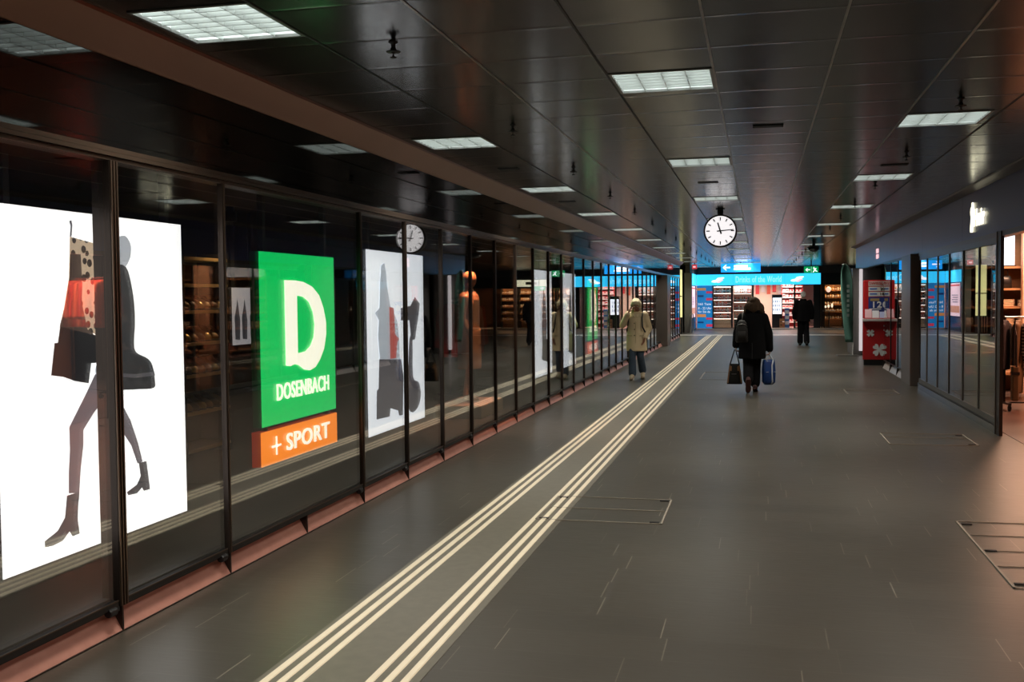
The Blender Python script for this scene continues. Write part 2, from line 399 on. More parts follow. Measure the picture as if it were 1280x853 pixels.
# dark pier between the two runs of glass
struct(bevel(MB().box(-3.3, -2.93, 34.32, 35.48, 0, 2.345).build('wall_left_pier', M_colbrown), .01))
# near wall behind the camera and outer shell
struct(MB().box(-9, 9, -3.7, -3.5, 0, 3.3).build('wall_front', M_dark))
struct(MB().box(-9.1, -9, 42, 58, 0, 3.3).build('wall_left_outer', M_dark))
struct(MB().box(9, 9.1, -4, 58, 0, 3.3).build('wall_right_outer', M_dark))
struct(MB().box(-9, 9, 57.5, 57.6, 0, 3.3).build('wall_back_outer', M_dark))
struct(MB().box(-9, -3.1, 42.1, 42.3, 0, 3.0).build('wall_left_return', mat('dim_wall', (.09, .085, .08), .5)))

# right fascia with seams, its top trim, and the glass below
mb = MB(); sm = [-3, 1, 4.5, 8.1, 11.65, 15.22, 18.79, 22.41, 25.0, 26.6, 28.9, 31.2]
for a, b in zip(sm, sm[1:]): mb.box(XR, XR+.12, a+.004, b-.004, 2.36, 2.985)
struct(mb.build('wall_right', M_fascia))
mb = MB(); mb.rings([[(2.56, y, 2.998), (2.57, y, 2.985), (2.70, y, 2.955), (2.82, y, 2.955), (2.82, y, 2.998)] for y in (-3, 31.2)]); struct(mb.build('trim_4', M_trimR))
struct(MB().box(XR, 2.82, -3, 19.2, 2.30, 2.36).build('trim_5', M_bronze))
struct(MB().box(XR, 2.82, 20.83, 31.2, 2.33, 2.36).build('trim_6', M_bronzed))
def right_window(ya, yb, m_glass, m_fr, z0, z1, fr=.05, mull=.018):
    global wn
    r = struct(empty('window_%d' % wn, (XR, ya, z0))); wn += 1; L = yb-ya; h = z1-z0
    MB().box(0, .03, -mull, mull, 0, h).build('mullion', m_fr, r)
    MB().box(.0, .07, mull, L-mull, 0, fr).box(.0, .07, mull, L-mull, h-fr, h).build('frame_rail', m_fr, r)
    MB().box(.012, .022, mull, L-mull, fr, h-fr).build('pane', m_glass, r)
M_frR = mat('grey_bronze_frame', (.20, .185, .165), .32, metal=.7)
rb = [13.12, 14.13, 15.18, 16.24, 17.25, 18.3, 19.1]
for a, b in zip(rb, rb[1:]): right_window(a, b, M_glassR, M_frR, .11, 2.30, .07)
struct(MB().box(XR-.012, XR+.025, 12.84, 13.10, 0, 2.36).build('trim_7', M_bronzed))
struct(MB().box(XR-.02, XR-.012, 13.02, 13.06, 0, 2.36).build('trim_8', M_bronze))
struct(MB().box(XR-.01, XR+.06, 13.1, 19.15, .0, .088).build('baseboard_right', mat('polished_steel_base', (.5, .5, .52), .10, metal=1)))
struct(MB().box(XR-.012, XR+.05, 13.1, 19.15, .088, .108).build('trim_11', M_blackp))
struct(MB().box(2.78, 2.9, 19.12, 19.6, 0, 2.36).build('wall_right_recess', M_matte))
struct(bevel(MB().box(2.62, 3.2, 19.6, 20.78, 0, 2.36).build('wall_right_pier', M_colbrown), .008))
rb2 = [20.83, 22.0, 23.14, 24.34]
for a, b in zip(rb2, rb2[1:]): right_window(a, b, M_glassR, M_bronzed, .16, 2.33, .02, .014)
M_paleplinth = mat('pale_metal_plinth', (.55, .50, .48), .35, metal=.3)
mb = MB(); mb.rings([[(XR-.02, y, .004), (XR+.06, y, .16), (XR+.1, y, .16), (XR+.1, y, .004)] for y in (20.83, 24.36)]); struct(mb.build('baseboard_right_far', M_paleplinth))
fn = MB()
for y in rb2: fn.rings([[(XR-.022, y+d, 0), (XR-.022, y+d, .02), (XR, y+d, .16), (XR+.1, y+d, .16), (XR+.1, y+d, 0)] for d in (-.006, .006)])
struct(fn.build('trim_12', M_bronzed))
struct(MB().box(2.80, 2.84, 20.83, 24.36, 0, 2.36).build('added_blackout_panel', M_dark))  # black-out panel added behind the glass so its reflections stand out
struct(MB().box(2.84, 7, 19.2, 19.3, 0, 3).build('wall_right_divider', M_dark))
struct(MB().box(2.82, 7.9, 24.36, 24.46, 0, 2.36).build('wall_right_return', M_dark))
struct(MB().box(3.3, 3.4, 24.46, 29.4, 0, 2.36).build('wall_right_alcove', M_colgrey))
struct(bevel(MB().box(2.47, 3.2, 29.5, 31.15, 0, 2.36).build('wall_right_column', M_colgrey), .01))
struct(MB().box(2.64, 2.72, 29.40, 29.49, .12, 2.33).build('trim_13', M_litwhite))
struct(MB().box(3.2, 9, 31.05, 31.2, 0, 3).build('wall_right_end', mat('dim_wall2', (.10, .085, .075), .5)))
struct(MB().box(7.9, 8, -3.5, 19.2, 0, 3).build('wall_right_back', mat('warm_shop_wall', (.42, .24, .16), .6)))
struct(MB().box(2.84, 8, -3.5, 19.2, 2.9, 2.95).build('ceiling', mat('warm_shop_ceiling', (.35, .25, .2), .6)))

# ------------------------------------------------------------------ tactile guide strip and floor hatches
t = thing('tactile_guide_strip', 'cream ribbed guide strip for the blind running the length of the dark floor', 'guide strip', (-1.78, 3, 0))
MB().box(-.345, .36, -5, 40.6, 0, .0025).build('stone_band', M_stone, t)
for x in (-.30, -.227, -.153, .148, .222, .296):
    a = MB(); a.rings([[(x-.019, y, .0025), (x-.015, y, .0065), (x+.015, y, .0065), (x+.019, y, .0025)] for y in (-5, 40.6)]); a.build('guide_rib', M_rib, t)
def hatch(x0, x1, y0, y1, label, mids, pts):
    t = thing('floor_hatch', label, 'floor hatch', ((x0+x1)/2, (y0+y1)/2, 0)); w, h = (x1-x0)/2, (y1-y0)/2; z0, z1 = .002, .0072
    e = .009; MB().box(-w, w, -h, -h+e, z0, z1).box(-w, w, h-e, h, z0, z1).box(-w, -w+e*1.6, -h, h, z0, z1).box(w-e*1.6, w, -h, h, z0, z1).build('edge_frame', M_hatch, t)
    for m in mids: MB().box(-w+.02, w-.02, m*h-.004, m*h+.004, z0, z1).build('cover_joint', M_hatch, t)
    for a, b in pts: MB().box(a*(w-.06)-.035, a*(w-.06)+.035, b*(h-.05)-.014, b*(h-.05)+.014, z0, z1+.001).build('lift_point', M_jointd, t)
hatch(-1.62, -.68, 7.46, 8.37, 'worn rectangular floor hatch crossing the cream guide strip', (0,), ((1, 1), (1, -1), (-1, 1), (-1, -1)))
hatch(1.38, 2.32, 6.2, 7.96, 'large floor hatch cut off by the right frame edge, in four sections', (-.45, 0, .5), ((-1, .95), (-1, 0), (-1, -.95)))
hatch(1.39, 2.31, 11.95, 12.9, 'narrow floor hatch lying in front of the grey glass shop front', (.3,), ((1, .9), (1, -.9)))
hatch(-1.14, -.2, 20.6, 22.6, 'faint floor hatch beside the guide strip behind the walking woman', (), ())
hatch(1.42, 2.25, 17.87, 18.76, 'faint floor hatch near the brown pier on the right', (.4,), ())

# ------------------------------------------------------------------ ceiling fittings
def lamp_proto():
    t = empty('ceiling_light', (0, 0, ZC))
    e = .31; MB().box(-e, -e+.018, -e, e, -.006, .01).box(e-.018, e, -e, e, -.006, .01).box(-e, e, -e, -e+.018, -.006, .01).box(-e, e, e-.018, e, -.006, .01).build('frame', mat('lamp_frame', (.20, .20, .19), .4, metal=.3), t)
    MB().box(-e, -e+.005, -e, e, .01, .12).box(e-.005, e, -e, e, .01, .12).box(-e, e, -e, -e+.005, .01, .12).box(-e, e, e-.005, e, .01, .12).build('housing', M_reflector, t)
    MB().box(-e, e, -e, e, .085, .10).build('diffuser', M_lamp, t)
    mb = MB(); q = e-.018
    for i in range(1, 7):
        y = -q+2*q*i/7; mb.rings([[(x, y-.003, .0), (x, y+.003, .0), (x, y+.009, .05), (x, y-.009, .05)] for x in (-q, q)])
    for i in range(1, 4):
        x = -q+2*q*i/4; mb.rings([[(x-.002, y, .0), (x+.002, y, .0), (x+.006, y, .05), (x-.006, y, .05)] for y in (-q, q)])
    mb.build('louvre', M_louvre, t)
    area('lamp_light', t, (0, 0, -.004), .56, .56, LAMP_W, (1, .93, .80), 125)
    return t
LAMP_W = 27.0
lp = lamp_proto(); first = True
desc = dict(L='in the left row', M='in the middle row', R='in the right row')
for k in 'LMR':
    seen = 0
    for y in LY[k]:
        loc = ((LX[k][0]+LX[k][1])/2, y+.31, ZC)
        vis = y > (4 if k != 'R' else 8)
        if vis: lab = 'square louvred ceiling light, %s %s' % (ORD[seen] + ('' if seen == 0 else ' from the front'), desc[k]); seen += 1
        else: lab = 'square louvred ceiling light overhead, before the first one pictured, '+desc[k]+(' (farther back)' if y < 1 and k != 'M' else '')
        if first: lp.location = loc; tag(lp, lab, 'ceiling light', 'louvred ceiling lights'); first = False
        else: o = dup(lp, loc, None, lab); o['category'] = 'ceiling light'; o['group'] = 'louvred ceiling lights'
def sprinkler_proto():
    t = empty('ceiling_sprinkler', (0, 0, ZC))
    MB().lathe([(.035, 0), (.035, -.006), (.018, -.012), (.018, -.03)], n=12).build('cup', M_matte, t, True)
    MB().lathe([(.012, -.03), (.02, -.04), (.026, -.055), (.02, -.07), (.010, -.078)], n=10).build('body', M_matte, t, True)
    t.scale = (.72, .72, .78)
    mb = MB().lathe([(.05, -.062), (.055, -.066), (.05, -.070)], n=14); mb.lathe([(.006, -.078), (.006, -.10)], n=8).lathe([(.022, -.10), (.026, -.105), (.022, -.108)], n=12); mb.build('deflector', M_matte, t, True)
    return t
sp = sprinkler_proto(); first = True
for x, y0, n, side in ((-1.87, 5.21, 16, 'between the left and middle rows of lights'), (1.36, 7.76, 15, 'along the right row of lights')):
    for i in range(n):
        lab = 'small black ceiling sprinkler, %s %s' % (ORD[i] + ('' if i == 0 else ' from the front'), side)
        if first: sp.location = (x, y0, ZC); tag(sp, lab, 'sprinkler', 'black ceiling sprinklers'); first = False
        else: o = dup(sp, (x, y0+2.72*i, ZC), None, lab); o['category'] = 'sprinkler'; o['group'] = 'black ceiling sprinklers'
for x0, x1, y, lab in ((-.04, .18, 8.57, 'dark slot vent in the ceiling right of the nearest middle light'), (-.70, -.48, 12.6, 'dark slot vent in the ceiling just ahead of the clock'),
                       (-2.74, -2.52, 14.47, 'dark slot vent between lights above the left beam'), (1.25, 1.5, 11.52, 'dark slot vent ahead of a right-row light'), (-2.65, -2.45, 10.6, 'dark slot vent beside the second left-row light')):
    t = thing('ceiling_vent', lab, 'vent', ((x0+x1)/2, y, ZC)); h = (x1-x0)/2
    MB().box(-h, h, -.04, .04, -.006, 0).build('slot', M_jointd, t); MB().box(-h-.01, h+.01, -.05, -.04, -.008, 0).box(-h-.01, h+.01, .04, .05, -.008, 0).build('rim', M_blackp, t)
t = thing('ceiling_camera', 'black dome camera under the ceiling near the right row of lights', 'camera', (1.36, 27.6, ZC))
MB().lathe([(.04, 0), (.04, -.10), (.16, -.12), (.16, -.15)], n=16).build('mount', M_matte, t, True); MB().lathe([(.14, -.15), (.13, -.2), (.09, -.24), (.02, -.26)], n=16).build('dome', M_black, t, True)

# hanging clock, double-sided
t = thing('hanging_clock', 'round white station clock with black marks hanging from the ceiling', 'clock', (-.585, 16.5, 2.655)); R = .235
def disc(mb, r, y0, y1, n=48): return mb.rings([[(r*math.cos(2*PI*j/n), y, r*math.sin(2*PI*j/n)) for j in range(n)] for y in (y0, y1)])
mb = MB(); mb.rings([[(r*math.cos(2*PI*j/48), y, r*math.sin(2*PI*j/48)) for j in range(48)] for r, y in ((R-.005, -.055), (R+.018, -.065), (R+.022, -.05), (R+.022, .05), (R+.018, .065), (R-.005, .055))], cap=False); mb.build('case', mat('clock_case', (.06, .05, .05), .3, metal=.6), t, True)
disc(MB(), R, -.052, .052).build('dial', M_clock, t)
MB().box(-.045, .045, -.03, .03, R+.01, .345).build('hanger', M_blackp, t); MB().box(-.07, .07, -.06, .06, .335, .345).build('ceiling_plate', M_blackp, t)
def hand(mb, ang, r0, r1, w0, w1, y, sgn):
    c, s = math.sin(math.radians(ang)), math.cos(math.radians(ang))
    P = [(c*r0-s*w0, s*r0+c*w0), (c*r1-s*w1, s*r1+c*w1), (c*r1+s*w1, s*r1-c*w1), (c*r0+s*w0, s*r0-c*w0)]
    mb.rings([[(sgn*x, y, z) for x, z in P], [(sgn*x, y+(-.003 if sgn > 0 else .003), z) for x, z in P]])
for sgn, y in ((1, -.053), (-1, .053)):
    for h in range(12):
        mk = MB(); hand(mk, h*30, .165 if h % 3 else .16, .213, .0085, .0085, y, sgn); mk.build('hour_mark', M_matte, t)
    for ang, r1, w0, w1, yy, nm in ((343, .135, .013, .010, .006, 'hour_hand'), (85, .205, .010, .006, .010, 'minute_hand')):
        hd = MB(); hand(hd, ang, -.05, r1, w0, w1, y-sgn*yy, sgn); hd.build(nm, M_matte, t)

# ------------------------------------------------------------------ left shop: lightboxes, signs, mannequin
def lightbox(name, label, y0, y1, z0, z1, x, face, group=None, side=M_blackp, cat='illuminated poster', top=2.55):
    t = thing(name, label, cat, (0, 0, 0), 0, group); t.location = (x, (y0+y1)/2, z0)
    w, h = (y1-y0)/2, z1-z0
    MB().box(-.07, -.004, -w, w, 0, h).build('housing', side, t)
    MB().box(-.006, 0, -w+.002, w-.002, .002, h-.002).build('face', face, t)
    MB().box(-.06, -.02, -w+.1, -w+.14, h, top-z0).box(-.06, -.02, w-.14, w-.1, h, top-z0).build('hanger', M_matte, t)
    fr = Frame((.001, 0, 0), (0, 1, 0), (1, 0, 0))
    return t, fr
XP = -3.35
def px_shapes(t, x, pts_src, sx, ox, oy, m, name, c=.003, sm=0, parent=None):
    z0 = t.location.z; yc = t.location.y
    L = [on_x(ox+sx*a, oy+sx*b, x) for a, b in pts_src]; L = [(y-yc, z-z0) for y, z in L]
    if sm: L = smooth_loop(L, sm)
    return shape(name, [L], m, t, Frame((.001, 0, 0), (0, 1, 0), (1, 0, 0)), c, .0012)
pr = lambda n, c, e=.55: mat(n, c, .5, emit=e)
P_dark = pr('print_black', (.025, .024, .028)); P_grey = pr('print_grey', (.16, .15, .17)); P_leg = pr('print_tights', (.19, .165, .19), .8); P_sil = pr('print_silver', (.50, .52, .58), .9)
P_boot = pr('print_boot', (.10, .095, .105), .7); P_dk2 = pr('print_charcoal', (.05, .05, .055), .7); P_red = pr('print_red', (.6, .14, .12), .8); P_pale = pr('print_pale', (.55, .6, .68), .9)
tA, fr = lightbox('poster_lightbox', 'large glowing white poster of platform boots and walking legs in the nearest left window', 4.0, 5.565, .385, 2.105, XP, M_box)
A3 = (.2812, 50, 260); A4 = (.3048, 40, 440)
shaft = [(130, 128), (275, 168), (345, 180), (350, 420), (340, 600), (300, 625), (240, 560), (160, 530), (85, 530), (105, 440), (126, 310)]
px_shapes(tA, XP, [(128, 60), (136, 55), (141, 75), (137, 128), (131, 128), (134, 80)], *A3, P_grey, 'printed_loop', .002)
px_shapes(tA, XP, shaft, *A3, M_leo, 'printed_leopard_shaft', .003)
px_shapes(tA, XP, [(130, 205), (175, 205), (182, 330), (180, 420), (205, 540), (230, 560), (240, 572), (160, 550), (83, 540), (105, 440), (126, 310)], *A3, pr('print_brown', (.13, .085, .07), .6), 'printed_boot_front', .0055)
px_shapes(tA, XP, [(85, 528), (150, 545), (240, 565), (300, 628), (330, 640), (330, 668), (275, 662), (240, 690), (222, 690), (210, 780), (150, 770), (100, 752), (45, 745), (60, 602), (75, 600)], *A3, P_dark, 'printed_boot_sole', .006)
px_shapes(tA, XP, [(300, 170), (345, 130), (375, 125), (398, 160), (400, 200), (393, 232), (375, 262), (340, 270), (300, 250)], *A3, P_sil, 'printed_ankle', .004, 3)
px_shapes(tA, XP, [(330, 265), (375, 262), (398, 330), (413, 430), (416, 520), (412, 610), (425, 645), (470, 668), (494, 700), (505, 770), (500, 800), (440, 806), (330, 800), (300, 700), (325, 560), (320, 400)], *A3, P_dk2, 'printed_platform_boot', .0065, 3)
px_shapes(tA, XP, [(345, 735), (420, 740), (500, 728), (503, 745), (420, 756), (345, 752)], *A3, P_grey, 'printed_welt', .0095)
px_shapes(tA, XP, [(330, 40), (290, 45), (255, 95), (220, 170), (150, 310), (153, 400), (148, 500), (148, 580), (190, 580), (196, 480), (207, 380), (207, 320), (250, 250), (300, 185), (340, 130)], *A4, P_leg, 'printed_leg', .0035)
px_shapes(tA, XP, [(255, 60), (272, 40), (300, 30), (320, 60), (300, 100), (270, 98), (255, 90)], *A4, P_sil, 'printed_hand', .0085, 3)
px_shapes(tA, XP, [(138, 590), (188, 575), (182, 640), (181, 690), (189, 745), (160, 757), (148, 735), (120, 775), (80, 795), (48, 802), (46, 778), (100, 735), (130, 680)], *A4, P_boot, 'printed_ankle_boot', .0075)
px_shapes(tA, XP, [(330, 130), (365, 215), (400, 280), (430, 370), (450, 450), (430, 458), (405, 385), (370, 330), (330, 240)], *A4, P_leg, 'printed_leg', .0035)
px_shapes(tA, XP, [(433, 455), (463, 449), (470, 500), (478, 563), (453, 570), (446, 555), (425, 580), (390, 588), (384, 576), (425, 545), (441, 510)], *A4, P_boot, 'printed_ankle_boot', .0075)

M_sh = M_blackp
tG, fr = lightbox('shop_sign', 'green illuminated sign with a big cream D hanging behind the left window', 6.45, 7.72, .775, 1.985, -3.3, M_green, None, mat('green_sign_side', (.0, .1, .03), .5), 'shop sign')
def d_letter(t, wd, ht, name='letter'):
    o = [(.29, .16), (.42, .16), (.53, .167), (.65, .195), (.75, .25), (.81, .33), (.845, .42), (.845, .50), (.81, .59), (.75, .655), (.68, .70), (.60, .716), (.53, .706), (.46, .675), (.40, .662), (.34, .672), (.29, .665)]
    i = [(.44, .25), (.53, .258), (.61, .29), (.665, .355), (.685, .43), (.67, .51), (.62, .565), (.55, .595), (.44, .603)]
    conv = lambda L: [((u-.5)*wd, (1-v)*ht) for u, v in L]
    shape(name, [conv(o), conv(i)], M_letter, t, Frame((.001, 0, 0), (0, 1, 0), (1, 0, 0)), .008, .004)
d_letter(tG, 1.27, 1.21)
F0 = Frame((.001, 0, 0), (0, 1, 0), (1, 0, 0))
text('lettering', 'DOSENBACH', M_letter, tG, F0, -.42, .165, .90, .12, .010, .008)
tO, fr = lightbox('shop_sign', 'orange illuminated sign reading plus sport below the near green sign', 6.43, 7.735, .505, .745, -3.3, M_orange, None, M_ored, 'shop sign', .774)
text('lettering', 'SPORT', M_letterw, tO, F0, -.28, .062, .76, .125, .012, .008)
MB().box(.004, .010, -.505, -.365, .115, .13).box(.004, .010, -.443, -.427, .06, .19).build('plus_mark', M_letterw, tO)
tB, fr = lightbox('poster_lightbox', 'white glowing poster with blurred grey boots right of the near green sign', *(8.55, 10.13), .425, 2.09, XP, M_boxc)
B = (.3049, 450, 300)
px_shapes(tB, XP, [(85, 105), (97, 95), (104, 130), (108, 190), (122, 270), (150, 330), (158, 410), (162, 492), (80, 492), (72, 390), (76, 330), (60, 300), (78, 280), (80, 180)], *B, P_pale, 'printed_shaft', .003)
px_shapes(tB, XP, [(118, 275), (135, 280), (142, 390), (158, 405), (150, 420), (145, 485), (122, 488), (120, 380)], *B, P_red, 'printed_strap', .0055)
px_shapes(tB, XP, [(76, 490), (165, 490), (175, 560), (172, 718), (158, 720), (154, 700), (122, 690), (118, 725), (65, 737), (66, 620), (74, 610)], *B, P_grey, 'printed_boot_sole', .006)
px_shapes(tB, XP, [(165, 280), (205, 270), (222, 235), (242, 262), (235, 320), (222, 408), (208, 412), (200, 330), (165, 330)], *B, P_grey, 'printed_bag', .0058)
px_shapes(tB, XP, [(200, 410), (212, 410), (214, 560), (238, 585), (246, 640), (232, 690), (205, 705), (185, 640), (195, 560)], *B, P_grey, 'printed_heel', .0062, 3)
def streak_poster(y0, y1, label, seed):
    t, fr = lightbox('poster_lightbox', label, y0, y1, .40, 2.08, XP, M_boxc); rn = random.Random(seed); w = y1-y0
    P = lambda L: [((u-.5)*w, v*1.68) for u, v in L]
    shape('printed_shaft', [P([(.42, .18), (.62, .16), (.66, .5), (.60, .74), (.5, .82), (.43, .7), (.38, .45)])], P_grey, t, F0, .003, .0012)
    shape('printed_boot_sole', [P([(.36, .16), (.68, .12), (.74, .20), (.70, .34), (.40, .34)])], P_dk2, t, F0, .006, .0012)
    return t
streak_poster(15.55, 16.9, 'narrow white glowing poster seen deep down the left windows, the one nearer the front', 1)
streak_poster(17.95, 19.2, 'narrow white glowing poster seen farthest down the left windows', 2)
tG2, fr = lightbox('shop_sign', 'green illuminated sign with a cream D far down the left windows', 20.3, 21.6, .775, 1.985, -3.3, M_green, None, mat('green_sign_side', (0, .1, .03)), 'shop sign')
d_letter(tG2, 1.27, 1.21); text('lettering', 'DOSENBACH', M_letter, tG2, F0, -.42, .165, .90, .12, .010, .008)
tO2, fr = lightbox('shop_sign', 'orange illuminated sign below the far green sign', 20.28, 21.62, .505, .745, -3.3, mat('orange_red_sign_face', (.6, .1, .02), .4, emit=1.1, ecol=(1, .13, .03)), None, M_ored, 'shop sign', .774)
text('lettering', 'SPORT', M_letterw, tO2, F0, -.28, .062, .76, .125, .012, .008)
MB().box(.004, .010, -.505, -.365, .115, .13).box(.004, .010, -.443, -.427, .06, .19).build('plus_mark', M_letterw, tO2)

# mannequin in orange on a pale board, its spotlight, and the red clothes rail behind it
def capsules(segs, n=12):
    mb = MB()
    for a, b, ra, rb in segs: mb.capsule(a, b, ra, rb, n)
    return mb
MX, MY = -3.62, 12.8
t = thing('display_plinth', 'low pale board under the orange-lit mannequin', 'display plinth', (MX, MY, .16)); bevel(MB().box(-.3, .3, -.55, .55, 0, .16).build('board', M_woodl, t), .01)
MB().box(-.28, .28, -.53, .53, .16, .166).build('top_sheet', mat('peach_sheet', (.7, .4, .28), .5), t)
t = thing('mannequin', 'slim mannequin in a long orange dress behind the left glass', 'mannequin', (MX, MY, .326), PI/2)
b = capsules([((0, 0, .86), (0, 0, 1.30), .13, .14), ((0, 0, 1.30), (0, 0, 1.46), .06, .05), ((-.17, 0, 1.33), (-.22, .02, 1.08), .045, .038), ((-.22, .02, 1.08), (-.20, -.06, .86), .036, .026), ((.17, 0, 1.33), (.24, .03, 1.08), .045, .038), ((.24, .03, 1.08), (.2, -.08, .9), .036, .026),
              ((-.09, 0, .86), (-.08, -.02, .45), .075, .052), ((-.08, -.02, .45), (-.08, .03, .08), .05, .032), ((-.08, .03, .05), (-.08, -.12, .03), .035, .025), ((.09, 0, .86), (.10, .02, .45), .075, .052), ((.10, .02, .45), (.13, .1, .08), .05, .032), ((.13, .1, .05), (.13, -.05, .03), .035, .025)])
b.ellipsoid((0, -.01, 1.56), (.075, .095, .115)); remesh(b.build('body', mat('mannequin_skin', (.65, .30, .17), .35), t), .012)
d = MB().loft([(0, 0, .42, .20, .15), (0, 0, .6, .19, .15), (0, 0, .88, .17, .145), (0, 0, 1.08, .125, .115), (0, 0, 1.26, .16, .13), (0, 0, 1.35, .13, .09)]); remesh(d.build('dress', mat('orange_dress', (.75, .26, .10), .6, noise=(9, .3, (1, 1, .15))), t), .014, 2)
t = thing('spotlight', 'warm ceiling spotlight above the mannequin', 'spotlight', (MX+.1, MY, 2.55)); MB().lathe([(.04, 0), (.04, -.04), (.06, -.05), (.065, -.14), (.05, -.14)], n=14).build('can', M_blackp, t, True)
area('spot_glow', t, (0, 0, -.15), .14, .14, 26, (1, .42, .20), 110)
def garment(name, label, cat, loc, rz, m, h=.75, w=.22, group=None, sleeves=True, m2=None):
    t = thing(name, label, cat, loc, rz, group)
    b = MB().loft([(0, 0, -h, w*.95, .06), (0, 0, -h*.6, w*.9, .07), (0, 0, -.2, w*.9, .07), (0, 0, -.08, w*.85, .055), (0, 0, -.02, w*.35, .04)])
    if sleeves:
        for s in (-1, 1): b.capsule((s*w*.8, 0, -.11), (s*w*1.08, .0, -h*.78), .055, .045)
    remesh(b.build('cloth', m, t), .016, 3)
    hk = MB().tube([(0, 0, -.03), (0, 0, .015), (.015, 0, .04), (.03, 0, .03), (.032, 0, .012)], .004, 6); hk.tube([(-w*.8, 0, -.09), (0, 0, -.03), (w*.8, 0, -.09)], .006, 6); hk.build('hanger', M_steel, t)
    return t
def rail(name, label, loc, rz, L, h, wheels=False, m=M_blackp):
    t = thing(name, label, 'clothes rack', loc, rz)
    MB().tube([(-L/2, 0, h), (L/2, 0, h)], .014).build('hanging_bar', M_steel, t)
    for s in (-1, 1):
        MB().box(s*L/2-.015, s*L/2+.015, -.015, .015, .09, h+.01).build('upright', m, t)
        MB().box(s*L/2-.02, s*L/2+.02, -.24, .24, .085, .115).build('foot', m, t)
        for q in (-1, 1):
            wv = MB()
            wv.rings([[(s*L/2+dx, q*.22+.04*math.cos(2*PI*j/14), .04+.04*math.sin(2*PI*j/14)) for j in range(14)] for dx in (-.014, .014)]); wv.box(s*L/2-.018, s*L/2+.018, q*.22-.012, q*.22+.012, .04, .09); wv.build('caster', M_matte, t)
    MB().box(-L/2, L/2, -.012, .012, .09, .11).build('lower_bar', m, t)
    return t
rail('clothes_rack', 'clothes rack with red garments behind the mannequin in the left window', (-4.35, 15.0, .16), PI/2, 1.3, 1.45)
M_redc = mat('red_cloth', (.55, .03, .03), .8, noise=(12, .3)); M_coral = mat('coral_cloth', (.75, .16, .09), .8, noise=(12, .25)); M_rose = mat('rose_cloth', (.7, .3, .26), .8)
for i in range(7):
    garment('hanging_garment', ('red', 'coral', 'rose')[i % 3]+' garment on the rack behind the mannequin', 'garment', (-4.35, 14.45+i*.18, 1.59), .15, (M_redc, M_coral, M_rose)[i % 3], .8, .2, 'garments behind the mannequin')
# dim shelves and a small poster deep in the left shop
def shelf_unit(name, label, loc, rz, W, D, H, zs, m_back, m_shelf, m_side, t=.03, cat='shelf unit'):
    r = thing(name, label, cat, loc, rz)
    MB().box(-W/2, W/2, D/2-.02, D/2, 0, H).build('back_panel', m_back, r)
    for s in (-1, 1): MB().box(s*W/2-.015, s*W/2+.015, -D/2, D/2, 0, H).build('side_panel', m_side, r)
    for z in zs: MB().box(-W/2+.015, W/2-.015, -D/2, D/2-.02, z-t, z).build('shelf', m_shelf, r)
    return r
M_gold = mat('gold_shelf', (.5, .33, .14), .35, metal=.5)
shelf_unit('shelf_unit', 'dim wooden shelf unit deep inside the left shop behind the big poster', (-5.3, 8.95, .16), PI/2, .82, .35, 1.95, (.1, .45, .8, 1.1, 1.4, 1.65, 1.9), M_dark, M_gold, M_dark)
shoe_m = [mat('tan_leather', (.35, .2, .1), .4), mat('brown_leather', (.12, .06, .04), .4), mat('gold_leather', (.55, .38, .16), .3, metal=.6)]
def shoe_proto(m):
    r = empty('shoe'); b = MB(); b.loft([(0, 0, .0, .04, .12), (0, 0, .03, .042, .125), (0, .01, .06, .038, .11), (0, .05, .10, .034, .06), (0, .06, .13, .032, .045)]); b.build('upper', m, r, True)
    MB().loft([(0, 0, -.012, .042, .126), (0, 0, .004, .043, .127)]).build('sole', M_matte, r, True); return r
sprot = [shoe_proto(m) for m in shoe_m]; used = [0, 0, 0]
for zi, z in enumerate((.45, .8, 1.1, 1.4)):
    for j in range(6):
        k = (zi+j) % 3; loc = (-5.25, 8.64+j*.125, .16+z+.014); lab = ('tan', 'brown', 'gold')[k]+' shoe on the dim shelves deep inside the left shop'
        if used[k]: o = dup(sprot[k], loc, PI/2, lab, 'shoes on the dim shelves')
        else: o = sprot[k]; used[k] = 1; o.location = loc; o.rotation_euler = (0, 0, PI/2); o['label'] = lab; o['group'] = 'shoes on the dim shelves'
        o['category'] = 'shoe'
t, fr = lightbox('poster_lightbox', 'small pale poster of dark figures deep inside the left shop beside the green sign', 9.38, 9.98, 1.20, 1.78, -5.1, mat('dim_lightbox', (.8, .8, .8), .5, emit=.42, ecol=(.8, .76, .8)))
for u in (-.2, -.05, .12): shape('printed_figure', [[(u-.05, .06), (u+.04, .05), (u+.05, .25), (u+.02, .38), (u, .46), (u-.02, .38), (u-.06, .28)]], P_dk2, t, F0, .003, .0012)
t = thing('spotlight', 'small warm spotlight over the dim shelves in the left shop', 'spotlight', (-4.95, 9.1, 2.55)); MB().lathe([(.04, 0), (.04, -.04), (.06, -.05), (.065, -.14), (.05, -.14)], n=14).build('can', M_blackp, t, True); area('spot_glow', t, (0, 0, -.15), .14, .14, 5, (1, .72, .4), 120)

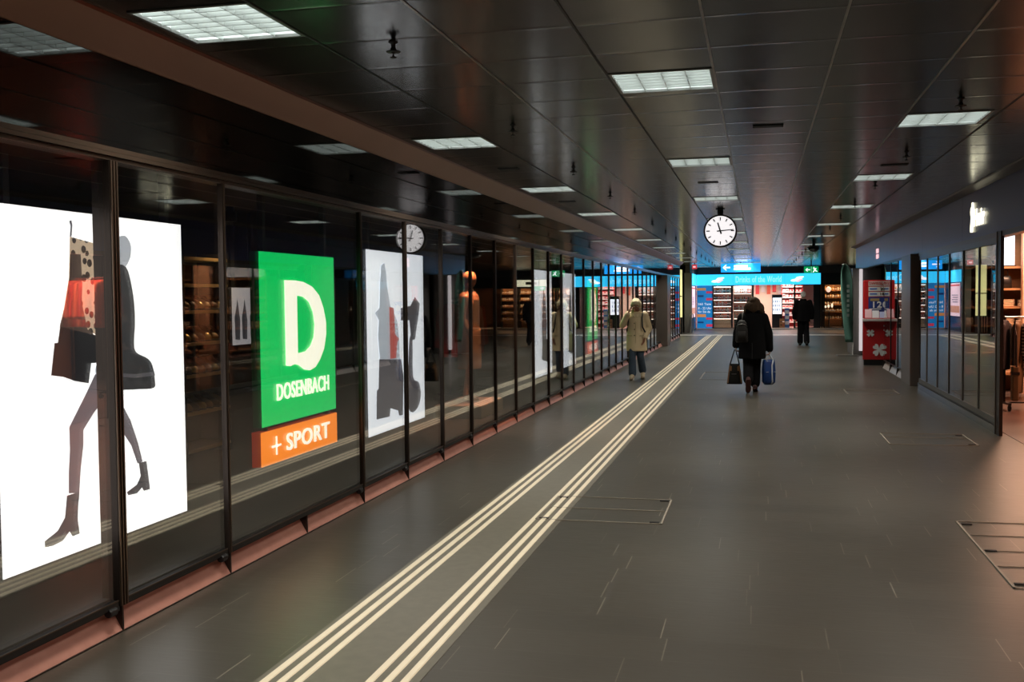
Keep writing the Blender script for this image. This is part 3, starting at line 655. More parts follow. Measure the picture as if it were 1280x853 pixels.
# ------------------------------------------------------------------ right: sign, shop interior, lottery stand, flag
fR = Frame((XR-.001, 14.63, 2.44), (0, -1, 0), (-1, 0, 0))
t = thing('shop_sign', 'warm white glowing script sign on the dark blue-grey fascia', 'shop sign', (XR, 14.1, 2.44)); fS = Frame((-.002, .52, 0), (0, -1, 0), (-1, 0, 0))
def rpos(mb): return mb
E2 = [(.05, .0), (.12, .0), (.15, .10), (.15, .17), (.19, .20), (.21, .25), (.19, .30), (.165, .325), (.15, .38), (.13, .38), (.11, .33), (.07, .305), (.05, .27), (.06, .22), (.09, .20), (.07, .12), (.045, .06)]
shape('emblem', [[(a*1.15, b) for a, b in E2]], M_sign, t, fS, .012, .01)
text('lettering', 'Huir', M_sign, t, fS, .26, .06, .66, .22, .04, .016)
t = thing('shop_sign', 'small pink square glowing sign on the far part of the right fascia', 'shop sign', (XR, 25.6, 2.48)); fS = Frame((-.002, .32, 0), (0, -1, 0), (-1, 0, 0))
rect('upper_mark', M_pinkw, t, fS, .05, .13, .5, .10); rect('lower_mark', M_pinkw, t, fS, .05, 0, .5, .10)

def goods(name, protos, spots, label, group, cat):
    first = [True]*len(protos)
    for i, (x, y, z, rz) in enumerate(spots):
        k = random.randrange(len(protos)); p, col = protos[k]; lab = label % col if '%s' in label else label
        if p.get('used') is None: p['used'] = 1; o = p; o.location = (x, y, z); o.rotation_euler = (0, 0, rz); o['label'] = lab; o['group'] = group
        else: o = dup(p, (x, y, z), rz, lab, group)
        o['category'] = cat
    for p, _ in protos:
        if p.get('used') is None:
            for ch in list(p.children): bpy.data.objects.remove(ch)
            bpy.data.objects.remove(p)
def bottle(h, r, m, mc, name='bottle'):
    o = empty(name); MB().lathe([(r*.9, 0), (r, .01), (r, h*.58), (r*.8, h*.68), (r*.36, h*.76), (r*.34, h*.92)], n=10).build('glass_body', m, o, True)
    MB().lathe([(r*.42, h*.9), (r*.42, h), (r*.3, h)], n=8).build('cap', mc, o, True)
    MB().lathe([(r*1.02, h*.2), (r*1.02, h*.48)], n=10).build('paper_label', M_shelfw, o, True); return o
def packet(w, d, h, m, mb_=None, name='packet'):
    o = empty(name); bevel(MB().box(-w/2, w/2, -d/2, d/2, 0, h).build('carton', m, o), .004, 1)
    MB().box(-w*.4, w*.4, -d/2-.003, -d/2, h*.25, h*.7).build('print_panel', mb_ or M_shelfw, o); return o
def folded(m, name='folded_garment'):
    o = empty(name); b = MB()
    for i in range(4): b.loft([(0, .003*(i % 2), .028*i, .13, .10), (0, 0, .028*i+.02, .13, .10), (0, 0, .028*i+.026, .12, .09)], 20, 5)
    b.build('fabric_layers', m, o, True); return o

# clothing shop on the right: wall of shelves across the back, rack with bags and clothes
sh = shelf_unit('shelf_unit', 'tall warm wooden shelf unit at the back of the clothing shop on the right', (4.75, 18.75, .006), 0, 3.3, .5, 2.72, (.32, .72, 1.12, 1.42, 1.72, 2.08, 2.7), M_wood, M_wood, M_wood, .035)
fold = [(folded(mat(n+'_knit', c, .85)), n) for n, c in (('cream', (.7, .6, .48)), ('charcoal', (.05, .045, .045)), ('rose', (.55, .25, .22)), ('sand', (.55, .38, .24)), ('plum', (.12, .05, .06)))]
goods('folded_garment', fold, [(3.35+.32*i, 18.68, .006+z, 0) for z in (.32, .72, 1.12, 1.42) for i in range(9)], '%s folded garment on the wooden shelves of the right shop', 'folded garments in the right shop', 'folded garment')
M_litcase = mat('lit_display_case', (.8, .9, 1), .4, emit=1.3, ecol=(.70, .86, 1))
t = thing('display_lightbox', 'bright blue-white lit panel on the top shelf of the right shop', 'lit panel', (3.72, 18.78, 2.09)); MB().box(-.42, .42, -.03, .1, .02, .58).build('panel', M_litcase, t); MB().box(-.45, .45, -.02, .12, 0, .02).build('base', M_blackp, t)
for i, (x, c) in enumerate(((3.5, 'black'), (3.93, 'dark'), (4.6, 'brown'))):
    o = thing('handbag', c+' handbag standing on the shelf below the lit panel, '+('leftmost', 'middle', 'rightmost')[i]+' of three', 'bag', (x, 18.6, 1.73)); m = M_blackp if i < 2 else M_wood
    MB().loft([(0, 0, 0, .14, .06), (0, 0, .14, .13, .05), (0, 0, .2, .11, .03)], 20, 4).build('body', m, o, True); MB().tube([(-.08, 0, .19), (-.07, 0, .29), (0, 0, .32), (.07, 0, .29), (.08, 0, .19)], .008).build('handle', m, o, True)
rk = rail('clothes_rack', 'black wheeled clothes rack with tan and dark clothes at the right frame edge', (3.90, 15.8, .006), .12, 1.1, 1.30, m=M_blackp)
M_tan = mat('tan_cloth', (.15, .10, .045), .7, noise=(10, .2)); M_navyc = mat('dark_navy_cloth', (.02, .022, .03), .8); M_str = stripes_mat('black_white_stripes', (.02, .02, .02), (.7, .66, .6), 22)
for lab, m, x, y, h, wd in (('dark jacket hanging at the left end of the wheeled rack', M_navyc, 3.36, 15.74, .72, .19), ('tan coat hanging second on the wheeled rack', M_tan, 3.53, 15.72, 1.05, .13), ('striped top hanging third on the wheeled rack', M_str, 3.68, 15.78, .62, .2), ('dark coat hanging fourth on the wheeled rack', M_navyc, 3.9, 15.8, .95, .2), ('tan jacket hanging at the right end of the wheeled rack', M_tan, 4.15, 15.83, .75, .2)):
    garment('hanging_garment', lab, 'garment', (x, y, 1.29), 1.1, m, h, wd, 'clothes on the wheeled rack')
t = thing('shoulder_bag', 'tan shoulder bag hanging low on the wheeled rack', 'bag', (3.43, 15.45, .16)); bevel(MB().box(-.045, .045, -.06, .06, 0, .48).build('body', M_tan, t), .02); MB().box(-.048, .048, -.063, .063, .36, .40).build('strap_band', M_matte, t); MB().tube([(0, -.08, .47), (0, -.06, .9), (0, .04, 1.10), (0, .08, .47)], .012).build('strap', M_matte, t)
t = thing('display_table', 'wooden display table behind the wheeled rack in the right shop', 'table', (3.75, 17.3, .006)); bevel(MB().box(-.8, .8, -.4, .4, .68, .74).build('tabletop', M_wood, t), .01)
for s in (-1, 1):
    for q in (-1, 1): MB().box(s*.74-.03, s*.74+.03, q*.34-.03, q*.34+.03, 0, .68).build('leg', M_wood, t)
goods('folded_garment', [(folded(mat(n+'_wool', c, .85)), n) for n, c in (('white', (.75, .7, .65)), ('rust', (.45, .14, .06)), ('black', (.02, .02, .02)))], [(3.15+.36*i, 17.2+.2*(i % 2), .746, 0) for i in range(4)], '%s folded garment on the wooden table of the right shop', 'folded garments on the table', 'folded garment')
rail('clothes_rack', 'rack of coral and red jackets inside the right shop, reflected in the left glass', (5.2, 16.0, .006), .5, 1.5, 2.06)
for i in range(8): garment('hanging_garment', ('coral', 'red')[i % 2]+' jacket on the rack inside the right shop', 'garment', (4.65+.155*i, 15.7+.085*i, 2.055), 2.0, (M_coral, M_redc)[i % 2], .85, .24, 'red jackets in the right shop')
rail('clothes_rack', 'rack of dark and tan coats inside the right shop near the viewer', (5.4, 9.0, .006), .6, 1.6, 1.55)
for i in range(7): garment('hanging_garment', ('dark', 'tan')[i % 2]+' coat on the nearer rack inside the right shop', 'garment', (4.8+.18*i, 8.6+.12*i, 1.545), 2.1, (M_navyc, M_tan)[i % 2], .9, .22, 'coats in the right shop')
struct(MB().box(4.16, 4.5, 18.25, 18.4, 0, 2.9).build('wall_right_post', mat('peach_lit_post', (.75, .45, .30), .6)))
def shop_lamp(name, label, x, y, z, sx, sy, p, col, spread=160):
    t = thing(name, label, 'ceiling light', (x, y, z), 0, 'shop ceiling lights'); MB().box(-sx/2-.02, sx/2+.02, -sy/2-.02, sy/2+.02, .012, .05).build('housing', M_white, t)
    MB().box(-sx/2, sx/2, -sy/2, sy/2, .0, .012).build('diffuser', mat('shop_lamp_face', (.8, .8, .8), .5, emit=1.2), t); area('shop_glow', t, (0, 0, -.006), sx, sy, p, col, spread); return t
for i, (x, y, p, c, s) in enumerate(((3.7, 16.4, 60, (1, .55, .36), 'above the wheeled rack'), (5.0, 15.2, 110, (1, .36, .2), 'above the red jackets'), (4.6, 9.0, 70, (1, .42, .22), 'above the nearer coat rack'), (4.9, 3.0, 105, (1, .27, .10), 'by the shop entrance near the viewer'), (4.1, 17.7, 70, (1, .58, .36), 'above the back shelves'))):
    shop_lamp('ceiling_light', 'flat warm ceiling light in the right shop '+s, x, y, 2.84, .5, .5, p, c)

# red lottery stand
t = thing('lottery_stand', 'tall red lottery stand with white clovers, jackpot panel and black base', 'stand', (2.66, 25.4, 0), -.10); W = .30
MB().box(-W+.02, W-.02, -.18, .22, 0, .13).build('base', M_blackp, t)
bevel(MB().box(-W, W, -.20, .24, .13, 1.02).build('lower_cabinet', M_red, t), .012)
bevel(MB().box(-W-.01, W+.01, -.26, .24, 1.02, 1.08).build('counter', mat('pale_counter', (.7, .62, .6), .4), t), .008)
bevel(MB().box(-W, W, -.02, .24, 1.08, 1.98).build('upper_board', M_red, t), .03)
fu = Frame((-W, -.02, 1.08), (1, 0, 0), (0, -1, 0)); fl_ = Frame((-W, -.20, .13), (1, 0, 0), (0, -1, 0))
rect('header_panel', mat('sign_white', (.75, .7, .68), .5), t, fu, .12, .76, .46, .11); text('lettering', 'SWISSLOS', M_red, t, fu, .13, .785, .44, .065, .02, .009)
for zz, tx in ((.64, '20.2'), (.52, '18.0')):
    rect('number_panel', MATS['sign_white'], t, fu, .12, zz, .46, .10); text('lettering', tx, M_matte, t, fu, .38, zz+.02, .17, .06, .02, .009); rect('panel_bar', M_pnavy, t, fu, .15, zz+.04, .16, .025, .008)
rect('jackpot_panel', M_navy, t, fu, .12, .16, .46, .34); text('lettering', '120', mat('print_white', (.8, .8, .82), .5), t, fu, .22, .25, .32, .15, .03, .009); rect('panel_bar', MATS['print_white'], t, fu, .14, .215, .26, .02, .008); rect('gold_mark', mat('gold_print', (.4, .28, .12), .4), t, fu, .16, .41, .2, .06, .008)
mb = MB().box(-W+.03, W-.03, -.22, -.06, 1.08, 1.10); mb.build('flyer_tray', M_red, t)
for i, (x, c, m) in enumerate(((-.18, 'pink', 'flyer_pink'), (-.02, 'white', 'flyer_white'), (.14, 'pale blue', 'flyer_blue'))):
    o = MB(); o.rings([[(x-.075, -.17, 1.085), (x+.075, -.17, 1.085), (x+.075, -.165, 1.085), (x-.075, -.165, 1.085)], [(x-.075, -.09, 1.30-.03*i), (x+.075, -.09, 1.30-.03*i), (x+.075, -.085, 1.30-.03*i), (x-.075, -.085, 1.30-.03*i)]]); o.build('flyer', mat(m, ((.8, .5, .55), (.75, .75, .8), (.45, .5, .75))[i], .5), t)
def clover(cx, cz, r):
    hp = [(0, 0), (.30, .42), (.42, .70), (.36, .92), (.20, 1.0), (.06, .94), (0, .84), (-.06, .94), (-.20, 1.0), (-.36, .92), (-.42, .70), (-.30, .42)]; loops = []
    for k in range(4):
        a = PI/4+k*PI/2; L = [(cx+r*(x*math.cos(a)-y*math.sin(a)), cz+r*(x*math.sin(a)+y*math.cos(a))) for x, y in hp]; loops.append(smooth_loop(L, 2))
    me = None
    for L in loops:
        shape('clover_leaf', [L], MATS['print_white'], t, fl_, .006, .002)
clover(.36, .23, .155); clover(.17, .62, .09); clover(.56, .74, .12)
# beach flag
t = thing('banner_flag', 'tall sea-green feather flag standing before the grey column', 'flag', (2.32, 29.2, 0), .05)
bevel(MB().box(-.28, .28, -.2, .2, 0, .02).build('base_plate', M_steel, t), .005)
px = [(.14, 0, .02), (.15, 0, 1.2), (.13, 0, 2.0), (.06, 0, 2.35), (-.06, 0, 2.47), (-.15, 0, 2.45)]
MB().tube(px, .014).build('pole', M_steel, t, True)
mb = MB(); n = 22; rows = []
for i in range(n+1):
    s = i/n; z = .36+s*2.11
    xr = .145 if z < 2.0 else .13-.16*((z-2.0)/.47)**2
    xl = -.05-.135*min(1, max(0, (z-.36)/1.3)) if z < 2.2 else -.185+.08*((z-2.2)/.27)**2
    xl = min(xl, xr-.02); rows.append([(xl+(xr-xl)*u, .05*math.sin(u*5+z*2.2)*(1-u*.7), z) for u in [k/8 for k in range(9)]])
for d in (0, ):
    k = len(rows[0])
    for r in rows: mb.v += r
    for i in range(n):
        for j in range(k-1): mb.f.append((i*k+j, i*k+j+1, (i+1)*k+j+1, (i+1)*k+j))
fo = mb.build('cloth', M_flag, t, True); fo.modifiers.new('thickness', 'SOLIDIFY').thickness = .006
for i in range(7): MB().box(-.03, .035, -.075, -.068, 1.05+i*.13, 1.13+i*.13).build('faded_print', M_flagt, t)

# ------------------------------------------------------------------ far end: shops across the transverse hall
mb = MB().box(-3.2, 9, YE, YE+.3, 2.68, 3.0); struct(mb.build('wall_back', mat('dark_bulkhead', (.05, .04, .045), .4)))
struct(MB().box(-3.2, -2.99, 46.9, YE, 2.68, 3.0).build('wall_left_bulkhead', MATS['dark_bulkhead']))
t = thing('shop_sign', 'long cyan illuminated sign reading Drinks of the World above the far shop', 'shop sign', (0, YE, 2.15)); MB().box(-2.97, 2.86, -.02, .2, 0, .53).build('lit_box', M_cyan, t)
fE = Frame((0, -.02, 0), (1, 0, 0), (0, -1, 0)); text('lettering', 'Drinks of the World', M_cyanl, t, fE, -1.10, .12, 2.15, .31, .012, .01)
for x in (-1.95, 1.78):
    L = [(-.30, -.10), (-.12, -.13), (.02, -.08), (.12, -.02), (.30, .08), (.26, .12), (.10, .11), (-.02, .08), (-.10, .0), (-.24, -.03)]
    shape('leaf_mark', [smooth_loop([(x+a, .27+b) for a, b in L], 3)], M_signw, t, fE, .01, .004); shape('leaf_mark', [smooth_loop([(x+.1+a*.5, .20+b*.6) for a, b in L], 3)], M_pinkw, t, fE, .016, .004)
for x in (-1.22, 1.2): MB().box(x-.01, x+.01, -.026, -.018, 0, .53).build('seam', M_blue, t)
t = thing('shop_sign', 'cyan illuminated sign on the left side wall turning the far corner', 'shop sign', (-2.985, 47, 2.15)); MB().box(-.2, 0, 0, 4.48, 0, .53).build('lit_box', M_cyan, t)
# blue opening-hours panel
t = thing('shop_poster', 'blue opening-hours panel with orange and red patches in the far left window', 'poster', (-2.95, YE-.01, .06)); MB().box(0, .74, 0, .06, 0, 2.08).build('panel', M_skyblue, t); fP = Frame((0, 0, 0), (1, 0, 0), (0, -1, 0))
for a, b, w_, h_, m in ((0, 1.85, .42, .12, M_porange), (.44, 1.70, .30, .11, M_pred), (.03, 1.53, .28, .09, M_pnavy), (.44, 1.36, .30, .12, M_pred), (0, .55, .42, .14, M_porange), (.44, .42, .30, .10, M_pred), (.03, .25, .28, .08, M_pnavy), (.44, .07, .30, .13, M_pred)): rect('colour_patch', m, t, fP, a, b, w_, h_)
text('lettering', '365 Tage', M_pwhite, t, fP, .05, 1.10, .62, .14, .02); text('lettering', '8 - 22 Uhr', M_pwhite, t, fP, .05, .92, .64, .12, .02); text('lettering', 'f\u00fcr Sie da', M_pwhite, t, fP, .05, .76, .58, .10, .02)
t = thing('mounted_screen', 'pink-white lit screen on the side wall left of the blue panel', 'screen', (-2.985, 49.2, .65)); MB().box(-.012, 0, -1.3, 1.3, 0, 1.45).build('screen', M_pinks, t); fQ = Frame((0, 0, 0), (0, 1, 0), (1, 0, 0))
rect('red_band', mat('screen_red', (.7, .1, .1), .4, emit=.7), t, fQ, -1.3, 1.32, 2.6, .07); rect('sunset_band', mat('screen_orange', (.7, .3, .2), .4, emit=.8), t, fQ, -1.3, .15, 2.6, .3)
for i in range(4): rect('text_line', mat('screen_grey', (.35, .3, .4), .4, emit=.4), t, fQ, -.9, .9-.1*i, 1.4-.2*(i % 2), .04)
struct(MB().box(-3.2, -3.0, 47.3, YE+.05, 0, 2.68).build('wall_left_corner', mat('corner_blue_panel', (.03, .09, .2), .25)))
struct(bevel(MB().box(-3.25, -2.93, 46.85, 47.25, 0, 2.68).build('wall_left_post', M_colgrey), .01))
t = thing('display_column', 'yellow-green glowing display column behind the grey post at the far left', 'display column', (-3.45, 45.9, 0)); MB().box(-.16, .16, -.25, .25, .72, 1.62).box(-.16, .16, -.25, .25, 1.66, 2.8).build('lit_panel', M_yellow, t); MB().box(-.18, .18, -.27, .27, 0, .72).build('base', M_blackp, t); MB().box(-.17, .17, -.26, .26, 1.62, 1.66).build('divider', M_bronze, t)
for i in range(4): MB().box(-.19+.1*i-.01, -.19+.1*i+.012, -.285, -.27, .05, .7).build('slat', M_woodl, t)
t = thing('steel_bollard', 'pair-post steel bollard before the grey post at the far left', 'bollard', (-2.9, 46.5, 0)); MB().tube([(-.06, 0, 0), (-.06, 0, .82), (-.03, 0, .86), (.03, 0, .86), (.06, 0, .82), (.06, 0, 0)], .022).build('hoop', M_steel, t, True); MB().box(-.12, .12, -.06, .06, 0, .012).build('foot_plate', M_steel, t)
# shop windows at the end
for x, wd in ((-2.2, .04), (-1.28, .045), (-.29, .04), (1.66, .04), (2.67, .13)): struct(MB().box(x-wd, x+wd, YE-.01, YE+.08, .05, 2.15).build('window_frame_post', M_blackp))
for i, (a, b) in enumerate(((-2.16, -1.325), (-1.235, -.33), (1.70, 2.54))):
    r = struct(empty('window_%d' % wn, (a, YE+.02, .05))); wn += 1; L = b-a
    MB().box(0, L, 0, .012, .04, 2.06).build('pane', M_clear, r); MB().box(0, L, -.02, .05, 0, .04).box(0, L, -.02, .05, 2.06, 2.1).build('frame_rail', M_blackp, r)
struct(MB().box(-3.0, 2.8, YE+4.0, YE+4.1, .05, 2.7).build('wall_back_inner', M_pinkwall)); struct(MB().box(-3.0, 2.8, YE+.2, YE+4, .03, .055).build('floor', mat('shop_floor_rose', (.5, .28, .25), .3)))
struct(MB().box(-3.0, 9, YE+.3, YE+4.1, 2.62, 2.68).build('ceiling', M_white)); struct(MB().box(2.72, 2.86, YE+.02, YE+4, .05, 2.65).build('wall_back_divider', M_dark)); struct(MB().box(-3.05, -3.0, YE+.05, YE+4.0, .05, 2.65).build('wall_back_left', M_pinkwall))
for i, (x, y, p, c, s) in enumerate(((-1.75, YE+.30, 42, (1, .86, .76), 'behind the first far window'), (-.8, YE+.30, 42, (1, .84, .78), 'behind the second far window'), (.6, YE+.9, 60, (1, .80, .72), 'in the far shop entrance'), (1.3, YE+1.9, 60, (1, .70, .62), 'above the red shelves'), (-1.0, YE+2.6, 24, (1, .84, .78), 'deep in the far shop'), (2.1, YE+1.4, 9, (1, .75, .5), 'behind the narrow dim window'))):
    shop_lamp('ceiling_light', 'flat shop ceiling light '+s, x, y, 2.56, .7, .4, p, c)
for k, (x, lab) in enumerate(((-1.75, 'first'), (-.78, 'second'))):
    zs = (.50, .80, 1.10, 1.42, 1.74, 2.05) if k == 0 else (.5, .9, 1.30, 1.72)
    unit_name = shelf_unit('shelf_unit', 'bright bottle shelves behind the %s lit window of the far shop' % lab, (x, YE+.5, .055), 0, .86, .34, 2.3, zs, M_pinkwall, M_shelfw, M_woodl, .035).name
    for z in zs: MB().box(x-.41, x+.41, YE+.335, YE+.35, .055+z-.06, .055+z-.036).build('added_glow_strip', mat('added_shelf_glow', (.9, .8, .75), .5, emit=3, ecol=(1, .80, .66)), bpy.data.objects[unit_name]).location = (-x, -YE-.5, -.055)  # glowing strips added under each shelf to brighten the window
    bp = [(bottle(.24, .036, mat('amber_glass', (.45, .13, .03), .15), M_blackp), 'amber'), (bottle(.26, .034, mat('dark_bottle', (.03, .025, .02), .15), M_redwall), 'dark'), (bottle(.22, .038, mat('red_bottle', (.6, .06, .04), .2), M_white), 'red'), (bottle(.25, .035, mat('clear_bottle', (.7, .66, .6), .12), M_gold), 'clear'), (packet(.07, .07, .2, M_coral), 'coral')]
    goods('bottle', bp, [(x-.36+.09*i, YE+.44+.03*(i % 2), .056+z, 0) for z in zs for i in range(9)], '%s bottle on the bright shelves behind the '+lab+' lit window of the far shop', 'bottles behind the '+lab+' far window', 'bottle')
    t = thing('stock_crate', 'brown stock crates at the foot of the shelves behind the %s lit window' % lab, 'crate', (x, YE+.42, .056)); bevel(MB().box(-.40, .40, -.14, .14, 0, .42).build('carton', M_woodl if k == 0 else M_dark, t), .01); MB().box(-.40, .40, -.143, -.14, .2, .22).build('tape', M_wood, t)
t = thing('drinks_fridge', 'glowing white-fronted drinks fridge in the far shop entrance', 'fridge', (.86, YE+.9, .055))
MB().box(-.24, .24, -.28, .28, 0, 1.62).build('cabinet', M_blackp, t); MB().box(-.21, .21, -.30, -.28, .68, 1.46).build('lit_door', M_boxc, t); MB().box(-.24, .24, -.30, -.28, 1.48, 1.62).build('header', M_blackp, t)
for z in (.82, 1.02, 1.22):
    for i in range(4): MB().box(-.17+.09*i-.02, -.17+.09*i+.02, -.306, -.30, z, z+.13).build('drink_can', M_pnavy if (i+int(z*10)) % 3 else M_white, t)
rs = shelf_unit('shelf_unit', 'red shelves of white cartons deep in the far shop', (1.62, YE+2.6, .055), 0, 1.0, .4, 2.4, (.25, .6, .95, 1.22, 1.49, 1.76, 2.03, 2.3), M_redwall, M_shelfw, M_redwall, .05)
goods('packet', [(packet(.13, .16, .15, M_shelfw, M_redwall), 'white'), (packet(.12, .16, .13, mat('pink_carton', (.8, .42, .4), .5), M_shelfw), 'pink'), (packet(.11, .16, .12, M_redwall, M_shelfw), 'red')], [(1.22+.16*i, YE+2.52, .056+z, 0) for z in (.25, .6, .95, 1.22, 1.49, 1.76, 2.03) for i in range(6)], '%s carton on the red shelves of the far shop', 'cartons on the red shelves', 'carton')
t = thing('display_stand', 'blue cardboard display stand in front of the red shelves', 'display stand', (1.33, YE+.75, .055)); MB().box(-.11, .11, -.1, .1, 0, .95).build('board', mat('stand_blue', (.08, .22, .55), .5), t)
for z in (.15, .42, .68): MB().box(-.09, .09, -.104, -.1, z, z+.17).build('printed_panel', M_shelfw, t)
t = thing('wall_panel', 'cream wall panel with hanging red goods above the far shop fridge', 'wall panel', (.35, YE+3.3, .055)); MB().box(-.9, .9, 0, .06, 0, 2.4).build('board', mat('cream_board', (.8, .68, .52), .6), t)
for i in range(6): MB().box(-.8+.28*i, -.62+.28*i, -.03, 0, 1.75-.1*(i % 2), 2.15).build('hanging_pack', (M_coral, M_redwall, M_shelfw)[i % 3], t)
t = thing('stool_crate', 'orange wooden crate beside the far shop fridge', 'crate', (1.1, YE+.62, .055)); 
for z in (0, .16, .32): MB().box(-.12, .12, -.15, .15, z, z+.12).build('plank', M_wood, t)
for s in (-1, 1): MB().box(s*.11-.012, s*.11+.012, -.14, .14, 0, .45).build('corner_post', M_wood, t)
# dark shop on the right of the end wall
struct(MB().box(2.86, 8.9, YE+.0, YE+.1, 2.15, 2.68).build('wall_back_sign_band', M_matte))
for x in (2.92, 3.02, 3.92, 4.9, 5.9, 6.9): struct(MB().box(x-.03, x+.03, YE, YE+.08, .05, 2.15).build('window_frame_post', M_bronzed))
for i, (a, b) in enumerate(((3.05, 3.89), (3.95, 4.87), (4.93, 5.87), (5.93, 6.87))):
    r = struct(empty('window_%d' % wn, (a, YE+.02, .05))); wn += 1; MB().box(0, b-a, 0, .012, .04, 2.06).build('pane', M_clear, r); MB().box(0, b-a, -.02, .05, 0, .04).box(0, b-a, -.02, .05, 2.06, 2.1).build('frame_rail', M_bronzed, r)
struct(MB().box(2.86, 9, YE+3.2, YE+3.3, .05, 2.65).build('wall_back_inner', mat('warm_brown_wall', (.30, .13, .06), .6)))
t = thing('shop_sign', 'cream lit sign band above the warm shop right of the far end', 'shop sign', (5.0, YE-.06, 2.2)); MB().box(-.85, .85, 0, .06, 0, .34).build('lit_box', mat('cream_sign', (.8, .75, .5), .4, emit=.9, ecol=(.95, .9, .62)), t); rect('mark', M_woodl, t, Frame((0, 0, 0), (1, 0, 0), (0, -1, 0)), -.3, .1, .6, .14)
jar = [(bottle(.2, .05, mat('honey_jar', (.6, .28, .06), .2), M_gold, 'jar'), 'honey-coloured'), (bottle(.17, .05, mat('cream_jar', (.75, .65, .5), .3), M_bronze, 'jar'), 'cream'), (bottle(.18, .045, mat('brown_jar', (.2, .08, .03), .2), M_gold, 'jar'), 'brown')]
spots = []
for k, x in enumerate((3.55, 4.6, 5.6, 6.6)):
    shelf_unit('shelf_unit', 'dark shelves of jars in the far warm shop, '+('beside the cyan sign', 'second from the cyan sign', 'third from the cyan sign', 'farthest from the cyan sign')[k], (x, YE+1.9, .055), 0, .9, .35, 2.2, (.4, .75, 1.1, 1.45, 1.8), M_wood, M_wood, M_dark)
    spots += [(x-.36+.12*i, YE+1.85, .056+z, 0) for z in (.4, .75, 1.1, 1.45, 1.8) for i in range(7)]
    shop_lamp('ceiling_light', 'warm ceiling light in the far right shop, '+('first', 'second', 'third', 'fourth')[k]+' from the cyan sign', x, YE+1.2, 2.56, .4, .4, 20, (1, .60, .30))
goods('jar', jar, spots, '%s jar on the dark shelves of the warm far shop', 'jars in the warm far shop', 'jar')
t = thing('display_table', 'small table with white top in the warm shop at the far end', 'table', (3.28, YE+.6, .055)); bevel(MB().box(-.28, .28, -.2, .2, .78, .84).build('tabletop', M_white, t), .01); MB().lathe([(.03, 0), (.03, .78)], n=10).build('column', M_blackp, t, True); MB().lathe([(.2, 0), (.2, .02), (.03, .04)], n=18).build('foot', M_blackp, t, True)
for i, x in enumerate((3.12, 3.26, 3.42)):
    t = thing('table_lamp', ('small', 'round', 'tall')[i]+' white lamp on the white-topped table at the far end', 'lamp', (x, YE+.6, .895)); MB().lathe([(.03, 0), (.012, .02), (.012, .12)], n=10).build('base', M_gold, t, True); MB().ellipsoid((0, 0, .17+.03*i), (.05, .05, .06+.02*i)).build('glow_globe', mat('lamp_glow', (.9, .8, .65), .5, emit=1.3, ecol=(1, .8, .55)), t, True)
t = thing('balloon_sign', 'round pinkish balloon-like sign behind the far right window', 'pendant lamp', (3.28, YE+1.0, 2.62)); MB().tube([(0, 0, 0), (0, 0, -.6)], .006).build('cable', M_matte, t); MB().ellipsoid((0, 0, -.72), (.11, .11, .14)).build('glow_globe', mat('pink_sign_glow', (.9, .6, .5), .5, emit=1.2, ecol=(1, .66, .5)), t, True)  # balloon-like pink sign, shaped as a glowing globe on a cable

# hanging direction signs
def hung(name, label, x0, x1, y, z0, z1, m, cat='sign'):
    t = thing(name, label, cat, ((x0+x1)/2, y, z0)); w_ = (x1-x0)/2; bevel(MB().box(-w_, w_, -.05, .05, 0, z1-z0).build('panel', m, t), .006); MB().box(-.025, .025, -.02, .02, z1-z0, 3.0-z0).build('hanger', M_blackp, t)
    return t, Frame((-w_, -.05, 0), (1, 0, 0), (0, -1, 0)), 2*w_, z1-z0
def arrow(t, fr, a, b, s, m, d=-1):
    L = [(-.5, 0), (-.1, .38), (.04, .38), (-.2, .09), (.5, .09), (.5, -.09), (-.2, -.09), (.04, -.38), (-.1, -.38)]
    shape('arrow', [[(a-d*x*s, b+y*s) for x, y in L]], m, t, fr, .006, .003)
t, fr, w_, h_ = hung('hanging_sign', 'blue illuminated direction sign with a white left arrow hanging at the far end', -1.51, .06, 43.2, 2.60, 2.95, M_blue); arrow(t, fr, .22, .19, .30, M_signw)
for i, (a, b) in enumerate(((.52, .54), (.52, .66))): rect('text_line', M_signw, t, fr, a, .20-.11*i, b, .075)
t, fr, w_, h_ = hung('hanging_sign', 'green emergency exit sign with left arrow and running figure at the far end', 1.76, 2.31, 43.2, 2.52, 2.78, M_exit); arrow(t, fr, .14, .13, .18, M_signw)
shape('running_figure', [[(.33, .03), (.37, .03), (.41, .09), (.45, .06), (.51, .05), (.51, .075), (.46, .10), (.43, .15), (.48, .17), (.47, .19), (.40, .18), (.37, .21), (.34, .19), (.37, .16), (.38, .12)], [(.36, .22), (.385, .205), (.40, .225), (.375, .245)]], M_signw, t, fr, .006, .003); rect('divider', M_pwhite, t, fr, .27, .0, .012, .26)
t, fr, w_, h_ = hung('hanging_sign', 'small red lit sign under the ceiling at the far left', -2.70, -2.50, 43.6, 2.76, 2.95, mat('red_lit_sign', (.6, .05, .06), .4, emit=.8)); rect('mark', M_pinkw, t, fr, .04, .06, .11, .06)
t, fr, w_, h_ = hung('hanging_sign', 'green exit sign with arrow hanging near the warm far shop', 3.9, 4.5, 49.5, 1.98, 2.2, M_exit); arrow(t, fr, .15, .11, .17, M_signw)

